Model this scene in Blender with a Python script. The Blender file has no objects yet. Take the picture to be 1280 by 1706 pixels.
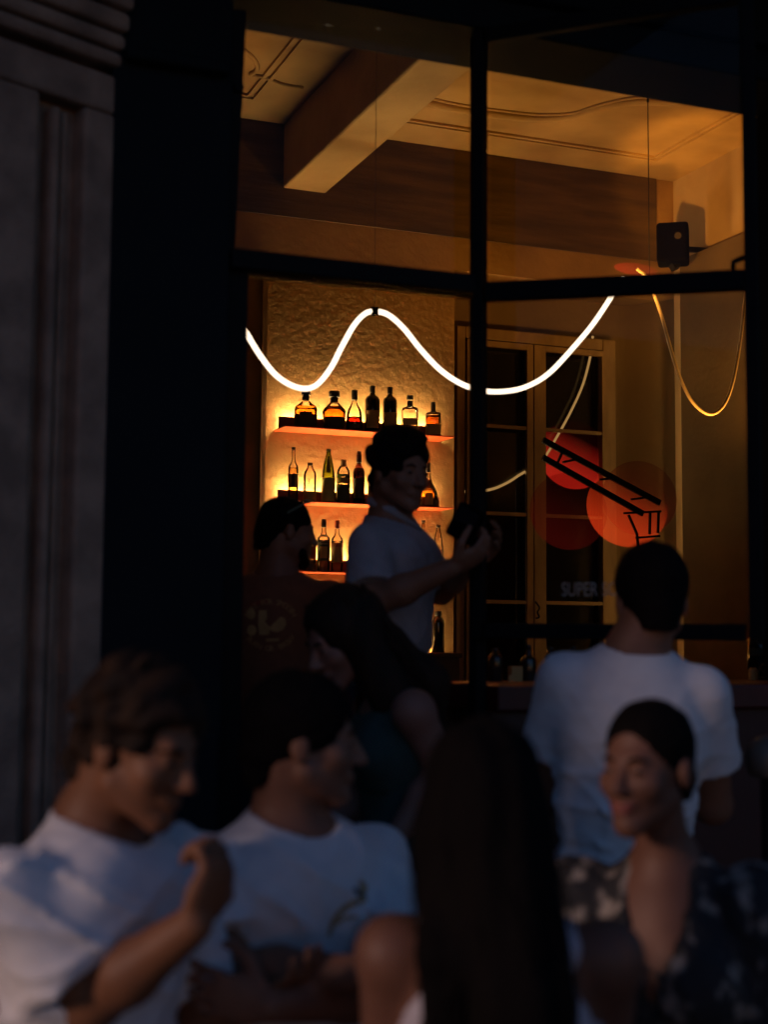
import bpy, math, random
import numpy as np
from mathutils import Vector
random.seed(7)
SC = bpy.context.scene
COL = SC.collection
R_ = math.radians

# ------------------------------------------------------------------ camera
CAM = np.array((0.0, 0.0, 1.65))
YAW, PITCH, ROLL, F = R_(21.7), R_(5.0), R_(0.45), 2369.0
d0 = np.array((math.sin(YAW) * math.cos(PITCH), math.cos(YAW) * math.cos(PITCH), math.sin(PITCH)))
r0 = np.array((math.cos(YAW), -math.sin(YAW), 0.0))
u0 = np.cross(r0, d0)
rr = r0 * math.cos(ROLL) + u0 * math.sin(ROLL)
uu = u0 * math.cos(ROLL) - r0 * math.sin(ROLL)
cam = bpy.data.cameras.new('camera')
camo = bpy.data.objects.new('camera', cam)
COL.objects.link(camo)
from mathutils import Matrix
mw = Matrix.Identity(4)
for i in range(3):
    mw[i][0], mw[i][1], mw[i][2], mw[i][3] = rr[i], uu[i], -d0[i], CAM[i]
camo.matrix_world = mw
cam.sensor_fit = 'VERTICAL'
cam.sensor_height = 36.0
cam.sensor_width = 27.0
cam.lens = 50.0
cam.clip_start, cam.clip_end = 0.05, 2000.0
cam.dof.use_dof = True
cam.dof.focus_distance = 8.3
cam.dof.aperture_fstop = 2.2
SC.camera = camo

# ------------------------------------------------------------------ world, sun, exposure
w = bpy.data.worlds.new('World')
SC.world = w
w.use_nodes = True
nt = w.node_tree
sky = nt.nodes.new('ShaderNodeTexSky')
sky.sky_type = 'NISHITA'
sky.sun_disc = False
sky.sun_elevation = R_(0.3)
sky.sun_rotation = R_(200.0)
sky.air_density, sky.dust_density, sky.ozone_density = 1.0, 0.3, 3.6
bg = nt.nodes['Background']
nt.links.new(sky.outputs[0], bg.inputs[0])
bg.inputs[1].default_value = 0.115
sun = bpy.data.lights.new('sun', 'SUN')
sun.energy = 0.42
sun.angle = R_(9.0)
sun.color = (1.0, 0.66, 0.55)
suno = bpy.data.objects.new('sun', sun)
suno.rotation_euler = Vector((0.93, 0.22, -0.25)).to_track_quat('-Z', 'Y').to_euler()
COL.objects.link(suno)
SC.view_settings.view_transform = 'Standard'
SC.view_settings.look = 'None'
SC.view_settings.exposure = 1.5
SC.view_settings.gamma = 1.0
SC.render.engine = 'CYCLES'
SC.cycles.use_denoising = True
SC.cycles.max_bounces = 8
SC.cycles.transparent_max_bounces = 24
SC.cycles.caustics_reflective = False
SC.cycles.caustics_refractive = False
SC.cycles.sample_clamp_indirect = 3.0

AMBER = (1.0, 0.40, 0.055)


def area(name, loc, target, size, energy, color=AMBER, size_y=None):
    l = bpy.data.lights.new(name, 'AREA')
    l.energy, l.color = energy, color
    l.shape = 'RECTANGLE'
    l.size, l.size_y = size, size_y or size
    o = bpy.data.objects.new(name, l)
    o.location = loc
    o.rotation_euler = (Vector(target) - Vector(loc)).to_track_quat('-Z', 'Y').to_euler()
    COL.objects.link(o)
    return o


# ------------------------------------------------------------------ pixel rays to points on real planes
def ray(px, py):
    return d0 * F + rr * (px - 640.0) + uu * (853.0 - py)


def on_y(px, py, Y):
    v = ray(px, py)
    return CAM + v * ((Y - CAM[1]) / v[1])


def on_x(px, py, X):
    v = ray(px, py)
    return CAM + v * ((X - CAM[0]) / v[0])


def on_z(px, py, Z):
    v = ray(px, py)
    return CAM + v * ((Z - CAM[2]) / v[2])


def on_pl(px, py, p, n):
    v = ray(px, py)
    return CAM + v * (np.dot(np.array(p) - CAM, n) / np.dot(v, n))


def at(px, py, dep):
    return CAM + ray(px, py) * (dep / F)


RX = np.array((math.cos(YAW), -math.sin(YAW), 0.0))   # image right, level
DX = np.array((math.sin(YAW), math.cos(YAW), 0.0))    # away, level
ZX = np.array((0, 0, 1.0))


def vdir(a, b, c=0.0):
    v = RX * a + DX * b + ZX * c
    return v / np.linalg.norm(v)


# ------------------------------------------------------------------ materials
def mat(name, col, rough=0.6, col2=None, nscale=6.0, bump=0.0, bscale=40.0, metal=0.0, spec=0.5, stretch=None, detail=6.0, contrast=(0.35, 0.65), bdist=0.01, sheen=0.0):
    m = bpy.data.materials.new(name)
    m.use_nodes = True
    n, L = m.node_tree.nodes, m.node_tree.links
    b = n['Principled BSDF']
    b.inputs['Roughness'].default_value = rough
    b.inputs['Metallic'].default_value = metal
    b.inputs['Specular IOR Level'].default_value = spec
    b.inputs['Sheen Weight'].default_value = sheen
    tc = n.new('ShaderNodeTexCoord')
    mp = n.new('ShaderNodeMapping')
    L.new(tc.outputs['Object'], mp.inputs[0])
    if stretch:
        mp.inputs['Scale'].default_value = stretch
    no = n.new('ShaderNodeTexNoise')
    no.inputs['Scale'].default_value = nscale
    no.inputs['Detail'].default_value = detail
    L.new(mp.outputs[0], no.inputs['Vector'])
    cr = n.new('ShaderNodeValToRGB')
    cr.color_ramp.elements[0].position, cr.color_ramp.elements[1].position = contrast
    c2 = col2 or tuple(c * 0.78 for c in col)
    cr.color_ramp.elements[0].color = (*c2, 1)
    cr.color_ramp.elements[1].color = (*col, 1)
    L.new(no.outputs[0], cr.inputs[0])
    L.new(cr.outputs[0], b.inputs['Base Color'])
    if bump:
        nb = n.new('ShaderNodeTexNoise')
        nb.inputs['Scale'].default_value = bscale
        nb.inputs['Detail'].default_value = 5.0
        L.new(mp.outputs[0], nb.inputs['Vector'])
        bp = n.new('ShaderNodeBump')
        bp.inputs['Strength'].default_value = bump
        bp.inputs['Distance'].default_value = bdist
        L.new(nb.outputs[0], bp.inputs['Height'])
        L.new(bp.outputs[0], b.inputs['Normal'])
    return m


def emit(name, col, s):
    m = bpy.data.materials.new(name)
    m.use_nodes = True
    n, L = m.node_tree.nodes, m.node_tree.links
    n.remove(n['Principled BSDF'])
    e = n.new('ShaderNodeEmission')
    e.inputs[0].default_value = (*col, 1)
    e.inputs[1].default_value = s
    L.new(e.outputs[0], n['Material Output'].inputs[0])
    return m


def glass(name, col, ior=1.45, rough=0.02, gloss=1.0):
    """thin clear or tinted glass: coloured transparency with a Fresnel gloss"""
    m = bpy.data.materials.new(name)
    m.use_nodes = True
    n, L = m.node_tree.nodes, m.node_tree.links
    n.remove(n['Principled BSDF'])
    t = n.new('ShaderNodeBsdfTransparent')
    t.inputs[0].default_value = (*col, 1)
    g = n.new('ShaderNodeBsdfGlossy')
    g.inputs['Roughness'].default_value = rough
    g.inputs['Color'].default_value = (gloss, gloss, gloss, 1)
    fr = n.new('ShaderNodeFresnel')
    fr.inputs[0].default_value = ior
    mx = n.new('ShaderNodeMixShader')
    L.new(fr.outputs[0], mx.inputs[0])
    L.new(t.outputs[0], mx.inputs[1])
    L.new(g.outputs[0], mx.inputs[2])
    L.new(mx.outputs[0], n['Material Output'].inputs[0])
    return m


def reflection_mat(name, col, s, tint=(0.97, 0.95, 0.95), edge=0.25):
    """painted glass reflection: a see-through sheet that glows, stronger on one side of the sheet"""
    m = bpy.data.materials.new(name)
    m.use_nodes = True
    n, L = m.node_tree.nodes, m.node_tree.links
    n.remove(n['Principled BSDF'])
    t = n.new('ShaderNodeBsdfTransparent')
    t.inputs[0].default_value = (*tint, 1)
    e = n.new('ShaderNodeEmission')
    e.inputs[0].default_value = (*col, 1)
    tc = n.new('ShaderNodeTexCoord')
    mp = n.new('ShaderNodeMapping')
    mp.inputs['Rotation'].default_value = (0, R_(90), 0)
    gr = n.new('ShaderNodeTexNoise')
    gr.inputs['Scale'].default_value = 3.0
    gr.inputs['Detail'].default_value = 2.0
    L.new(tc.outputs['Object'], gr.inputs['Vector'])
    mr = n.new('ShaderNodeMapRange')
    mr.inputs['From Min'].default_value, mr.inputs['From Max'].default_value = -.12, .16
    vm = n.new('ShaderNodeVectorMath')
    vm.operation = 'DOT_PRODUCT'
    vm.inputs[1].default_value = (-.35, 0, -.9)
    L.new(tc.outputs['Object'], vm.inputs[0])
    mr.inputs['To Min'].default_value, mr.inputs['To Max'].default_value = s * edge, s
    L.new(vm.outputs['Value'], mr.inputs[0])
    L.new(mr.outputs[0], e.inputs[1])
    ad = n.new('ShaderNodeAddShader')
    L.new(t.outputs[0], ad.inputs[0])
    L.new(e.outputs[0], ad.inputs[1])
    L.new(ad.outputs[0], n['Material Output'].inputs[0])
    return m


PLASTER = mat('plaster', (0.36, 0.26, 0.15), 0.85, (0.29, 0.20, 0.11), 2.2, 0.3, 9.0, bdist=0.03)
ROUGHPL = mat('trowelled_plaster', (0.27, 0.165, 0.062), 0.7, (0.21, 0.125, 0.046), 3.0, 0.20, 26.0, bdist=0.03, spec=0.35)
CEILM = mat('ceiling_plaster', (0.42, 0.28, 0.115), 0.85, (0.25, 0.16, 0.06), 2.3, 0.4, 12.0, detail=9, contrast=(.30, .72))
FRIEZE = mat('frieze_paint', (0.095, 0.054, 0.013), 0.85, (0.045, 0.026, 0.007), 3.0, 0.3, 10.0, stretch=(0.5, 1, 4.0))
WAINS = mat('dark_wall_paint', (0.085, 0.055, 0.026), 0.8, (0.065, 0.042, 0.02), 3.0, 0.3, 25.0)
TEAL = mat('dark_teal_paint', (0.008, 0.012, 0.015), 0.7, (0.006, 0.009, 0.011), 3.0, 0.1, 60.0, spec=0.12)
BLACKM = mat('black_frame_paint', (0.006, 0.006, 0.006), 0.6, None, 20.0, 0.05, 80.0, spec=0.12)
STONE = mat('weathered_stone', (0.42, 0.285, 0.20), 0.9, (0.25, 0.17, 0.12), 9.0, 0.5, 70.0, detail=10)
FLOORM = mat('dark_floorboards', (0.10, 0.06, 0.035), 0.55, (0.06, 0.035, 0.02), 6.0, 0.1, 30.0, stretch=(1, 8, 1))
PAVE = mat('street_paving', (0.10, 0.10, 0.10), 0.9, (0.06, 0.06, 0.06), 8.0, 0.4, 60.0)
SILLR = mat('oxblood_paint', (0.10, 0.012, 0.010), 0.45, (0.06, 0.009, 0.008), 5.0, 0.1, 30.0)
SHELFR = mat('red_lacquer', (0.55, 0.085, 0.018), 0.45, (0.45, 0.06, 0.012), 8.0, 0.05, 60.0)
LIPM = mat('dark_red_steel', (0.14, 0.020, 0.010), 0.5, (0.10, 0.014, 0.008), 12.0, 0.05, 60.0)
WINPAINT = mat('old_window_paint', (0.23, 0.15, 0.07), 0.55, (0.16, 0.10, 0.045), 12.0, 0.2, 60.0, stretch=(1, 1, 0.3))
SPKM = mat('speaker_plastic', (0.003, 0.0025, 0.0025), 0.9, None, 30.0, 0.1, 200.0, spec=.03)
STEEL = mat('dark_steel', (0.005, 0.004, 0.004), 0.7, None, 30.0, 0.1, 200.0, spec=.2)
LED = emit('shelf_led', (1.0, 0.66, 0.27), 92.0)
NEON = emit('neon_tube', (1.0, 0.76, 0.54), 0.78)
DIMTUBE = mat('silicone_tube', (0.75, 0.6, 0.42), 0.5, None, 20.0)
TUBEREFL = emit('tube_reflection_dim', (1.0, 0.52, 0.17), 0.15)  # emission that paints the tube's reflection in the inner panes
WPANE = glass('window_pane_glass', (0.95, 0.96, 0.95), 1.13, 0.01)
DARKGLASS = mat('night_window_glass', (0.010, 0.008, 0.008), 0.12, None, 3.0, 0.02, 6.0, spec=0.5)


# ------------------------------------------------------------------ mesh helper
W = {}                                                     # world position of each object's origin


def wpos(o):
    return W.get(o.name, np.zeros(3)) if o is not None else np.zeros(3)


def link(name, me, m, parent=None, base=None):
    o = bpy.data.objects.new(name, me)
    COL.objects.link(o)
    if m is not None and len(me.materials) == 0:
        me.materials.append(m)
    if parent is not None:
        o.parent = parent
        W[o.name] = wpos(parent)
    else:
        b = np.zeros(3) if base is None else np.array(base, float)
        o.location = b
        W[o.name] = b
    return o


def tag(o, label=None, cat=None, group=None, kind=None):
    for k, v in (('label', label), ('category', cat), ('group', group), ('kind', kind)):
        if v:
            o[k] = v
    return o


def thing(name, loc, label, cat, group=None):
    o = bpy.data.objects.new(name, None)
    COL.objects.link(o)
    o.location = loc
    o.empty_display_size = 0.1
    W[o.name] = np.array(loc, float)
    return tag(o, label, cat, group)


class MB:
    def __init__(s):
        s.v, s.f, s.sm = [], [], []

    def add(s, verts, faces, smooth=False):
        n = len(s.v)
        s.v += [tuple(map(float, p)) for p in verts]
        s.f += [tuple(i + n for i in f) for f in faces]
        s.sm += [smooth] * len(faces)
        return s

    def box(s, lo, hi):
        a, b = np.minimum(lo, hi), np.maximum(lo, hi)
        v = [(x, y, z) for x in (a[0], b[0]) for y in (a[1], b[1]) for z in (a[2], b[2])]
        return s.add(v, [(0, 1, 3, 2), (4, 6, 7, 5), (0, 4, 5, 1), (2, 3, 7, 6), (0, 2, 6, 4), (1, 5, 7, 3)])

    def obox(s, c, ax, half):
        """box with centre c, axes (3 unit vectors), half sizes"""
        c = np.array(c, float)
        ax = [np.array(a, float) for a in ax]
        v = [c + ax[0] * half[0] * i + ax[1] * half[1] * j + ax[2] * half[2] * k for i in (-1, 1) for j in (-1, 1) for k in (-1, 1)]
        return s.add(v, [(0, 1, 3, 2), (4, 6, 7, 5), (0, 4, 5, 1), (2, 3, 7, 6), (0, 2, 6, 4), (1, 5, 7, 3)])

    def bar(s, p0, p1, w, h, up=(0, 0, 1)):
        """bar from p0 to p1, w across (horizontal), h along up-ish"""
        p0, p1 = np.array(p0, float), np.array(p1, float)
        L = np.linalg.norm(p1 - p0)
        x = (p1 - p0) / L
        y = np.cross(np.array(up, float), x)
        y /= np.linalg.norm(y)
        z = np.cross(x, y)
        return s.obox((p0 + p1) / 2, (x, y, z), (L / 2, w / 2, h / 2))

    def tube(s, path, r, n=8, caps=True, closed=False):
        P = [np.array(p, float) for p in path]
        N = len(P)
        rs = r if hasattr(r, '__len__') else [r] * N
        up = np.array((0.013, 0.02, 1.0))
        vs, fs = [], []
        prev = None
        for i in range(N):
            t = P[(i + 1) % N if closed else min(i + 1, N - 1)] - P[(i - 1) % N if closed else max(i - 1, 0)]
            t = t / (np.linalg.norm(t) + 1e-12)
            if prev is None:
                a = np.cross(up, t)
                if np.linalg.norm(a) < 0.15:
                    a = np.cross((0, 1, 0), t)
            else:
                a = prev - t * np.dot(prev, t)
            a = a / np.linalg.norm(a)
            prev = a
            b = np.cross(t, a)
            for k in range(n):
                q = 2 * math.pi * k / n
                vs.append(P[i] + (a * math.cos(q) + b * math.sin(q)) * rs[i])
        for i in range(N if closed else N - 1):
            j = (i + 1) % N
            for k in range(n):
                fs.append((i * n + k, i * n + (k + 1) % n, j * n + (k + 1) % n, j * n + k))
        s.add(vs, fs, True)
        if caps and not closed:
            m = len(s.v) - len(vs)
            s.f += [tuple(m + k for k in reversed(range(n))), tuple(m + (N - 1) * n + k for k in range(n))]
            s.sm += [False, False]
        return s

    def lathe(s, c, prof, n=20, p=2.0, sx=1.0, sy=1.0, rot=0.0, caps=True, arc=None):
        """prof: (radius, z) list; p: superellipse power of the section (2 round, 6 squarish)"""
        c = np.array(c, float)
        vs, fs = [], []
        nn = n if arc is None else n + 1
        for r, z in prof:
            for k in range(nn):
                q = 2 * math.pi * k / n if arc is None else arc[0] + (arc[1] - arc[0]) * k / n
                cq, sq = math.cos(q), math.sin(q)
                m = (abs(cq) ** p + abs(sq) ** p) ** (-1.0 / p)
                x, y = r * m * cq * sx, r * m * sq * sy
                vs.append(c + np.array((x * math.cos(rot) - y * math.sin(rot), x * math.sin(rot) + y * math.cos(rot), z)))
        for i in range(len(prof) - 1):
            for k in range(n):
                k2 = (k + 1) % n if arc is None else k + 1
                fs.append((i * nn + k, i * nn + k2, (i + 1) * nn + k2, (i + 1) * nn + k))
        s.add(vs, fs, True)
        if caps and arc is None:
            m = len(s.v) - len(vs)
            s.f += [tuple(m + k for k in reversed(range(n))), tuple(m + (len(prof) - 1) * n + k for k in range(n))]
            s.sm += [False, False]
        return s

    def quad(s, a, b, c, d):
        return s.add([a, b, c, d], [(0, 1, 2, 3)])

    def prism(s, plan, z0, z1):
        n = len(plan)
        vs = [(x, y, z0) for x, y in plan] + [(x, y, z1) for x, y in plan]
        fs = [tuple(reversed(range(n))), tuple(range(n, 2 * n))] + [(i, (i + 1) % n, n + (i + 1) % n, n + i) for i in range(n)]
        return s.add(vs, fs)

    def build(s, name, m, parent=None, base=None, bevel=0.0):
        b = wpos(parent) if parent is not None else (np.zeros(3) if base is None else np.array(base, float))
        me = bpy.data.meshes.new(name)
        me.from_pydata([tuple(np.array(p) - b) for p in s.v], [], s.f)
        me.polygons.foreach_set('use_smooth', s.sm)
        me.update()
        o = link(name, me, m, parent, base)
        if bevel:
            bv = o.modifiers.new('bevel', 'BEVEL')
            bv.width, bv.segments, bv.limit_method, bv.angle_limit = bevel, 2, 'ANGLE', R_(40)
        return o


def struct(name, mb, m, bevel=0.0):
    return tag(mb.build(name, m, bevel=bevel), kind='structure')


# ================================================================== THE SETTING
YF = 3.80            # facade plane
YB = 7.95            # back wall
FL = 0.45            # bar floor
XR = on_y(1122, 320, YB)[0]           # right wall of the bar room
ZC = on_y(1000, 285, YB)[2]           # ceiling
XL = -1.2
ground = MB().quad((-300, -300, 0), (300, -300, 0), (300, 300, 0), (-300, 300, 0))
struct('pavement', ground, PAVE)

# ---- bar room shell
mb = MB().box((XL - .2, YF + .25, FL - .12), (XR + 1.2, YB + 1.2, FL))
struct('floor', mb, FLOORM)
mb = MB().box((XL - .2, YF + .25, ZC), (XR + 1.2, YB + 1.2, ZC + .2))
struct('ceiling', mb, CEILM)
mb = MB().box((XL - .2, YF + .25, FL), (XL, YB + .6, ZC))
struct('wall_left', mb, PLASTER)
# back wall with the deep niche of the inner window
nx0 = on_y(757, 700, YB)[0]
nx1 = on_y(1150, 700, YB)[0]
nz1 = on_y(840, 459, YB)[2]
YN = YB + 0.42
mb = MB()
mb.box((XL, YB, FL), (nx0, YB + .2, ZC))
mb.box((nx0, YB, nz1), (XR + .8, YB + .2, ZC))
struct('wall_back', mb, ROUGHPL)
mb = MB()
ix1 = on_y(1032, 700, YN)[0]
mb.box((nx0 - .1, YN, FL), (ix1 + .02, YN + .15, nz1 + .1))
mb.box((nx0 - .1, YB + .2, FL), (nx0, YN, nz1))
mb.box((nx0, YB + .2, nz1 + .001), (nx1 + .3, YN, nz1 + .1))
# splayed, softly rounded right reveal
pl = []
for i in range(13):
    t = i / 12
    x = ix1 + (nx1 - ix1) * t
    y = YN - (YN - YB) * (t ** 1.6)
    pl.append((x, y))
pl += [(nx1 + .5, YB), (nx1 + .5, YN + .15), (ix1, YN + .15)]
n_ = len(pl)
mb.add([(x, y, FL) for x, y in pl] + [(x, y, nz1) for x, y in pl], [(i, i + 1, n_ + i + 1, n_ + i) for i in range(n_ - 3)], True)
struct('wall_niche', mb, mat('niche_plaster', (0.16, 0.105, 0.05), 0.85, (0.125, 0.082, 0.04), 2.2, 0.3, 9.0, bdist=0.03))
# right wall: pale above, dark painted lower zone standing a little proud
zw = on_y(1126, 452, YB)[2]
mb = MB().box((XR, YF + .25, FL), (XR + .15, YB + .001, ZC))
struct('wall_right', mb, PLASTER)
xw = on_y(1137, 800, YB - .25)[0]
mb = MB().box((xw, YF + .3, FL + .001), (xw + .03, YB - .25, zw))
struct('wall_panelling', mb, WAINS)
# dark painted frieze under the ceiling
fz0 = on_y(1000, 425, YB)[2]
xf1 = on_y(1093, 350, YB)[0]
mb = MB().box((XL, YB - .012, fz0), (xf1, YB + .001, ZC - .002))
struct('frieze', mb, FRIEZE)
# door recess left of the shelf wall: thin pale architrave round a dark opening
xa = on_y(441, 700, YB)[0]
za = on_y(415, 415, YB)[2]
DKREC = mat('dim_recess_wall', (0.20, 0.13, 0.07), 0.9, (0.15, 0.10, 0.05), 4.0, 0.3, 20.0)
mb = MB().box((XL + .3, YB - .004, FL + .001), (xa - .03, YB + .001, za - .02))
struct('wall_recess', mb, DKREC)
dt = thing('door_architrave', (xa, YB - .02, FL), 'thin pale architrave beside the bottle shelves, at the left edge of the doorway view', 'door frame')
MB().box((xa - .032, YB - .03, FL), (xa, YB - .005, za - .03)).build('jamb', WINPAINT, dt)
MB().box((XL + .3, YB - .03, za - .03), (xa, YB - .005, za)).build('head', WINPAINT, dt)

# ---- ceiling beams
b0, b1 = on_y(470, 316, YB), on_y(541, 323, YB)
zb = (b0[2] + b1[2]) / 2
YX = 6.05
e0, e1 = on_z(400, 28, ZC), on_y(820, 96, YX)
zx = on_y(820, 97, YX)[2]
mb = MB().box((b0[0], YF + .252, zb), (b1[0], YB - .013, ZC - .001))
struct('ceiling_beam', mb, CEILM, bevel=0.012)
mb = MB().box((XL, YX - .30, zx), (b0[0] - .001, YX - .002, ZC - .001)).box((b1[0] + .001, YX - .30, zx), (XR - .001, YX - .002, ZC - .001))
struct('ceiling_cross_beam', mb, mat('dark_beam_paint', (0.10, 0.065, 0.03), 0.8, None, 5.0, 0.2, 20.0), bevel=0.012)


# ---- stucco mouldings on the ceiling
def smooth(pts, n=8):
    P = [np.array(p, float) for p in pts]
    P = [2 * P[0] - P[1]] + P + [2 * P[-1] - P[-2]]
    out = []
    for i in range(1, len(P) - 2):
        for k in range(n):
            t = k / n
            a, b, c, d = P[i - 1], P[i], P[i + 1], P[i + 2]
            out.append(.5 * ((2 * b) + (-a + c) * t + (2 * a - 5 * b + 4 * c - d) * t * t + (-a + 3 * b - 3 * c + d) * t ** 3))
    out.append(P[-2])
    return out


yA = YB - .34
xC = XR - .34
for nm, (x0_, x1_) in {'right': (b1[0] + .30, xC), 'left': (XL + .3, b0[0] - .28)}.items():
    mb = MB()
    for o_ in (0, .045):
        q = [(x0_ + o_, YX + .25, ZC), (x0_ + o_, yA - o_, ZC), (x1_ - o_, yA - o_, ZC), (x1_ - o_, YX + .25, ZC)]
        for a_, b_ in zip(q, q[1:]):
            mb.bar(a_, b_, .022, .03)
    struct('ceiling_moulding', mb, CEILM)
mb = MB()
pts = [on_z(x, y, ZC - .004) for x, y in ((705, 168), (760, 180), (830, 190), (890, 196), (945, 194), (985, 182), (1030, 171), (1075, 167), (1118, 168), (1135, 160))]
mb.tube(smooth(pts), .030, 6)
mb.tube([p + np.array((.0, -.06, 0)) for p in smooth(pts)], .010, 6)
pts = [on_z(x, y, ZC - .004) for x, y in ((380, 72), (405, 82), (424, 100), (428, 116), (418, 124), (440, 128), (470, 140), (505, 146))]
mb.tube(smooth(pts), .014, 6)
struct('ceiling_stucco', mb, CEILM)

# ---- facade
fac = thing('bar_facade', (on_y(600, 700, YF)[0], YF, 0), 'dark painted shopfront with black framed opening, lintel and flat pilaster', 'building')
xp0, xp1 = on_y(176, 500, YF - .06)[0], on_y(383, 420, YF - .06)[0]
MB().box((xp0, YF - .06, .0), (xp1, YF + .25, 7.0)).build('pilaster', TEAL, fac, bevel=.008)
zc1, zc0 = on_y(280, 93, YF - .06)[2], on_y(280, 116, YF - .06)[2]
MB().box((xp0 + .03, YF - .10, zc0), (xp1 - .015, YF - .061, zc1)).build('capital_moulding', TEAL, fac, bevel=.012)
zp1_ = on_y(260, 1000, YF - .06)[2]
MB().box((xp0 - .05, YF - .085, .001), (xp1 - .012, YF - .061, zp1_ - .35)).build('plinth', TEAL, fac, bevel=.01)
zt = on_y(797, 58, YF)[2]             # underside of the lintel
xright = XR + 2.2
MB().box((xp1 + .001, YF - .05, zt), (xright, YF + .249, 7.0)).build('lintel', TEAL, fac, bevel=.008)
MB().box((xp1 + .001, YF - .09, zt + .10), (xright, YF - .051, zt + .16)).build('lintel_moulding', TEAL, fac, bevel=.012)
MB().box((xp0 - 1.5, YF - 1.15, 3.95), (xright, YF - .051, 4.12)).build('shade_canopy', TEAL, fac, bevel=.01)  # unseen, added to shade the people standing close to the shopfront
xm = on_y(798, 480, YF)[0]
zs = on_y(820, 1141, YF)[2]           # sill top
MB().box((xm - .018, YF - .025, FL), (xm + .018, YF + .03, zt - .001)).build('mullion', BLACKM, fac, bevel=.004)
MB().box((xm + .026, YF - .08, zs - .075), (xright, YF + .30, zs)).build('sill', SILLR, fac, bevel=.008)
MB().box((xm + .026, YF - .04, .001), (xright, YF + .16, zs - .076)).build('stall_riser', mat('dark_riser_paint', (0.05, 0.010, 0.009), .5, None, 5, .1, 30), fac, bevel=.005)
xrj = on_y(1345, 700, YF)[0]
MB().box((xrj, YF - .06, zs + .001), (xright, YF + .25, zt - .002)).build('jamb', TEAL, fac)
# fixed left frame of the open doorway
xd = on_y(395, 800, YF)[0]
MB().box((xp1 + .002, YF - .02, FL), (on_y(405, 800, YF)[0], YF + .05, on_y(395, 445, YF)[2])).build('door_post', BLACKM, fac, bevel=.003)
ja, jb = on_y(394, 22, YF - .02), on_y(374, 425, YF - .02)
MB().bar(ja, jb, .045, .05, up=(0, 1, 0)).build('leaning_stile', BLACKM, fac)
p_ = on_y(394, 150, YF - .03)
MB().tube([p_, p_ + np.array((0, -.03, 0))], .014, 10).build('catch', BLACKM, fac)
t0, t1 = on_y(382, 432, YF - .03), on_y(792, 476, YF - .03)
MB().bar(t0, t1, .05, .055).build('transom', BLACKM, fac, bevel=.004)
t0, t1 = on_y(388, 455, YF + .01), on_y(790, 494, YF + .01)
MB().bar(t0, t1, .03, .014).build('transom_bead', mat('brown_bead', (.06, .04, .025), .5), fac)
q = [on_y(400, 30, YF + .02), on_y(786, 60, YF + .02), on_y(786, 478, YF + .02), on_y(384, 432, YF + .02)]
MB().add([p + np.array((0, dy, 0)) for dy in (0, .005) for p in q], [(0, 1, 2, 3), (7, 6, 5, 4), (0, 4, 5, 1), (1, 5, 6, 2), (2, 6, 7, 3), (3, 7, 4, 0)]).build('pane', WPANE, fac)
# two stone steps up to the door
for i, (ya, z1) in enumerate(((YF - .62, .15), (YF - .32, .30))):
    struct('doorstep', MB().box((xp1 - .1, ya, .001), (xm + .0, YF + .249 if i else YF - .321, z1)), STONE, bevel=.01)
struct('doorsill', MB().box((xp1 + .01, YF - .02, .301), (xm - .0, YF + .249, FL - .001)), STONE)

# ---- open right-hand casement leaf, swung outward from the mullion
hx = np.array((on_y(799, 700, YF - .045)[0], YF - .045))
dH = np.dot(np.array((hx[0], hx[1], 1.65)) - CAM, DX)
E = at(1258, 700, dH * .935)
lv = np.array((E[0] - hx[0], E[1] - hx[1], 0.0))
LL = np.linalg.norm(lv)
lv /= LL
ln = np.array((lv[1], -lv[0], 0.0))
lp = np.array((hx[0], hx[1], 1.65))
leaf = thing('casement_window', (hx[0], hx[1], on_pl(900, 1066, lp, ln)[2]), 'black framed glazed window leaf swung open beside the white shirted man', 'window')


def lbar(pa, pb, w_, h_, nm, up=(0, 0, 1), off=0.0):
    return MB().bar(on_pl(*pa, lp, ln) + ln * off, on_pl(*pb, lp, ln) + ln * off, w_, h_, up).build(nm, BLACKM, leaf, bevel=.003)


zl0, zl1 = on_pl(1000, 1052, lp, ln)[2], zt - .03
def lpt(t, z): return np.array((hx[0] + lv[0] * t, hx[1] + lv[1] * t, z))
MB().bar(lpt(.0, zl0 - .02), lpt(.0, zl1 + .02), .030, .038, up=ln).build('stile', BLACKM, leaf, bevel=.003)
tR = np.dot(on_pl(1257, 700, lp, ln) - lp, lv)
MB().bar(lpt(tR, zl0 - .02), lpt(tR + .0, zl1 + .02), .036, .042, up=np.cross(lv, ZX)).build('stile', BLACKM, leaf, bevel=.003)
MB().bar(lpt(.021, zl0), lpt(tR - .03, zl0), .036, .044).build('rail', BLACKM, leaf, bevel=.003)
MB().bar(lpt(.021, zl1), lpt(tR - .03, zl1), .036, .044).build('rail', BLACKM, leaf, bevel=.003)
zma = on_pl(815, 487, lp, ln)[2]
zmb = on_pl(1245, 467, lp, ln)[2]
zm_ = (zma + zmb) / 2
MB().bar(lpt(.021, zma), lpt(tR - .018, zmb), .036, .056).build('glazing_bar', BLACKM, leaf, bevel=.003)
for za_, zb_ in ((zl0 + .02, zm_ - .02), (zm_ + .02, zl1 - .02)):
    c_ = lpt((.03 + tR - .02) / 2, (za_ + zb_) / 2)
    MB().obox(c_, (lv, ln, ZX), ((tR - .06) / 2, .0025, (zb_ - za_) / 2)).build('pane', WPANE, leaf)
p_ = lpt(tR - .05, zmb + .035)
MB().tube([p_, p_ + np.array((0, 0, .02)), p_ + lv * .03 + np.array((0, 0, .03))], .008, 8).build('latch', BLACKM, leaf)


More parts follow.
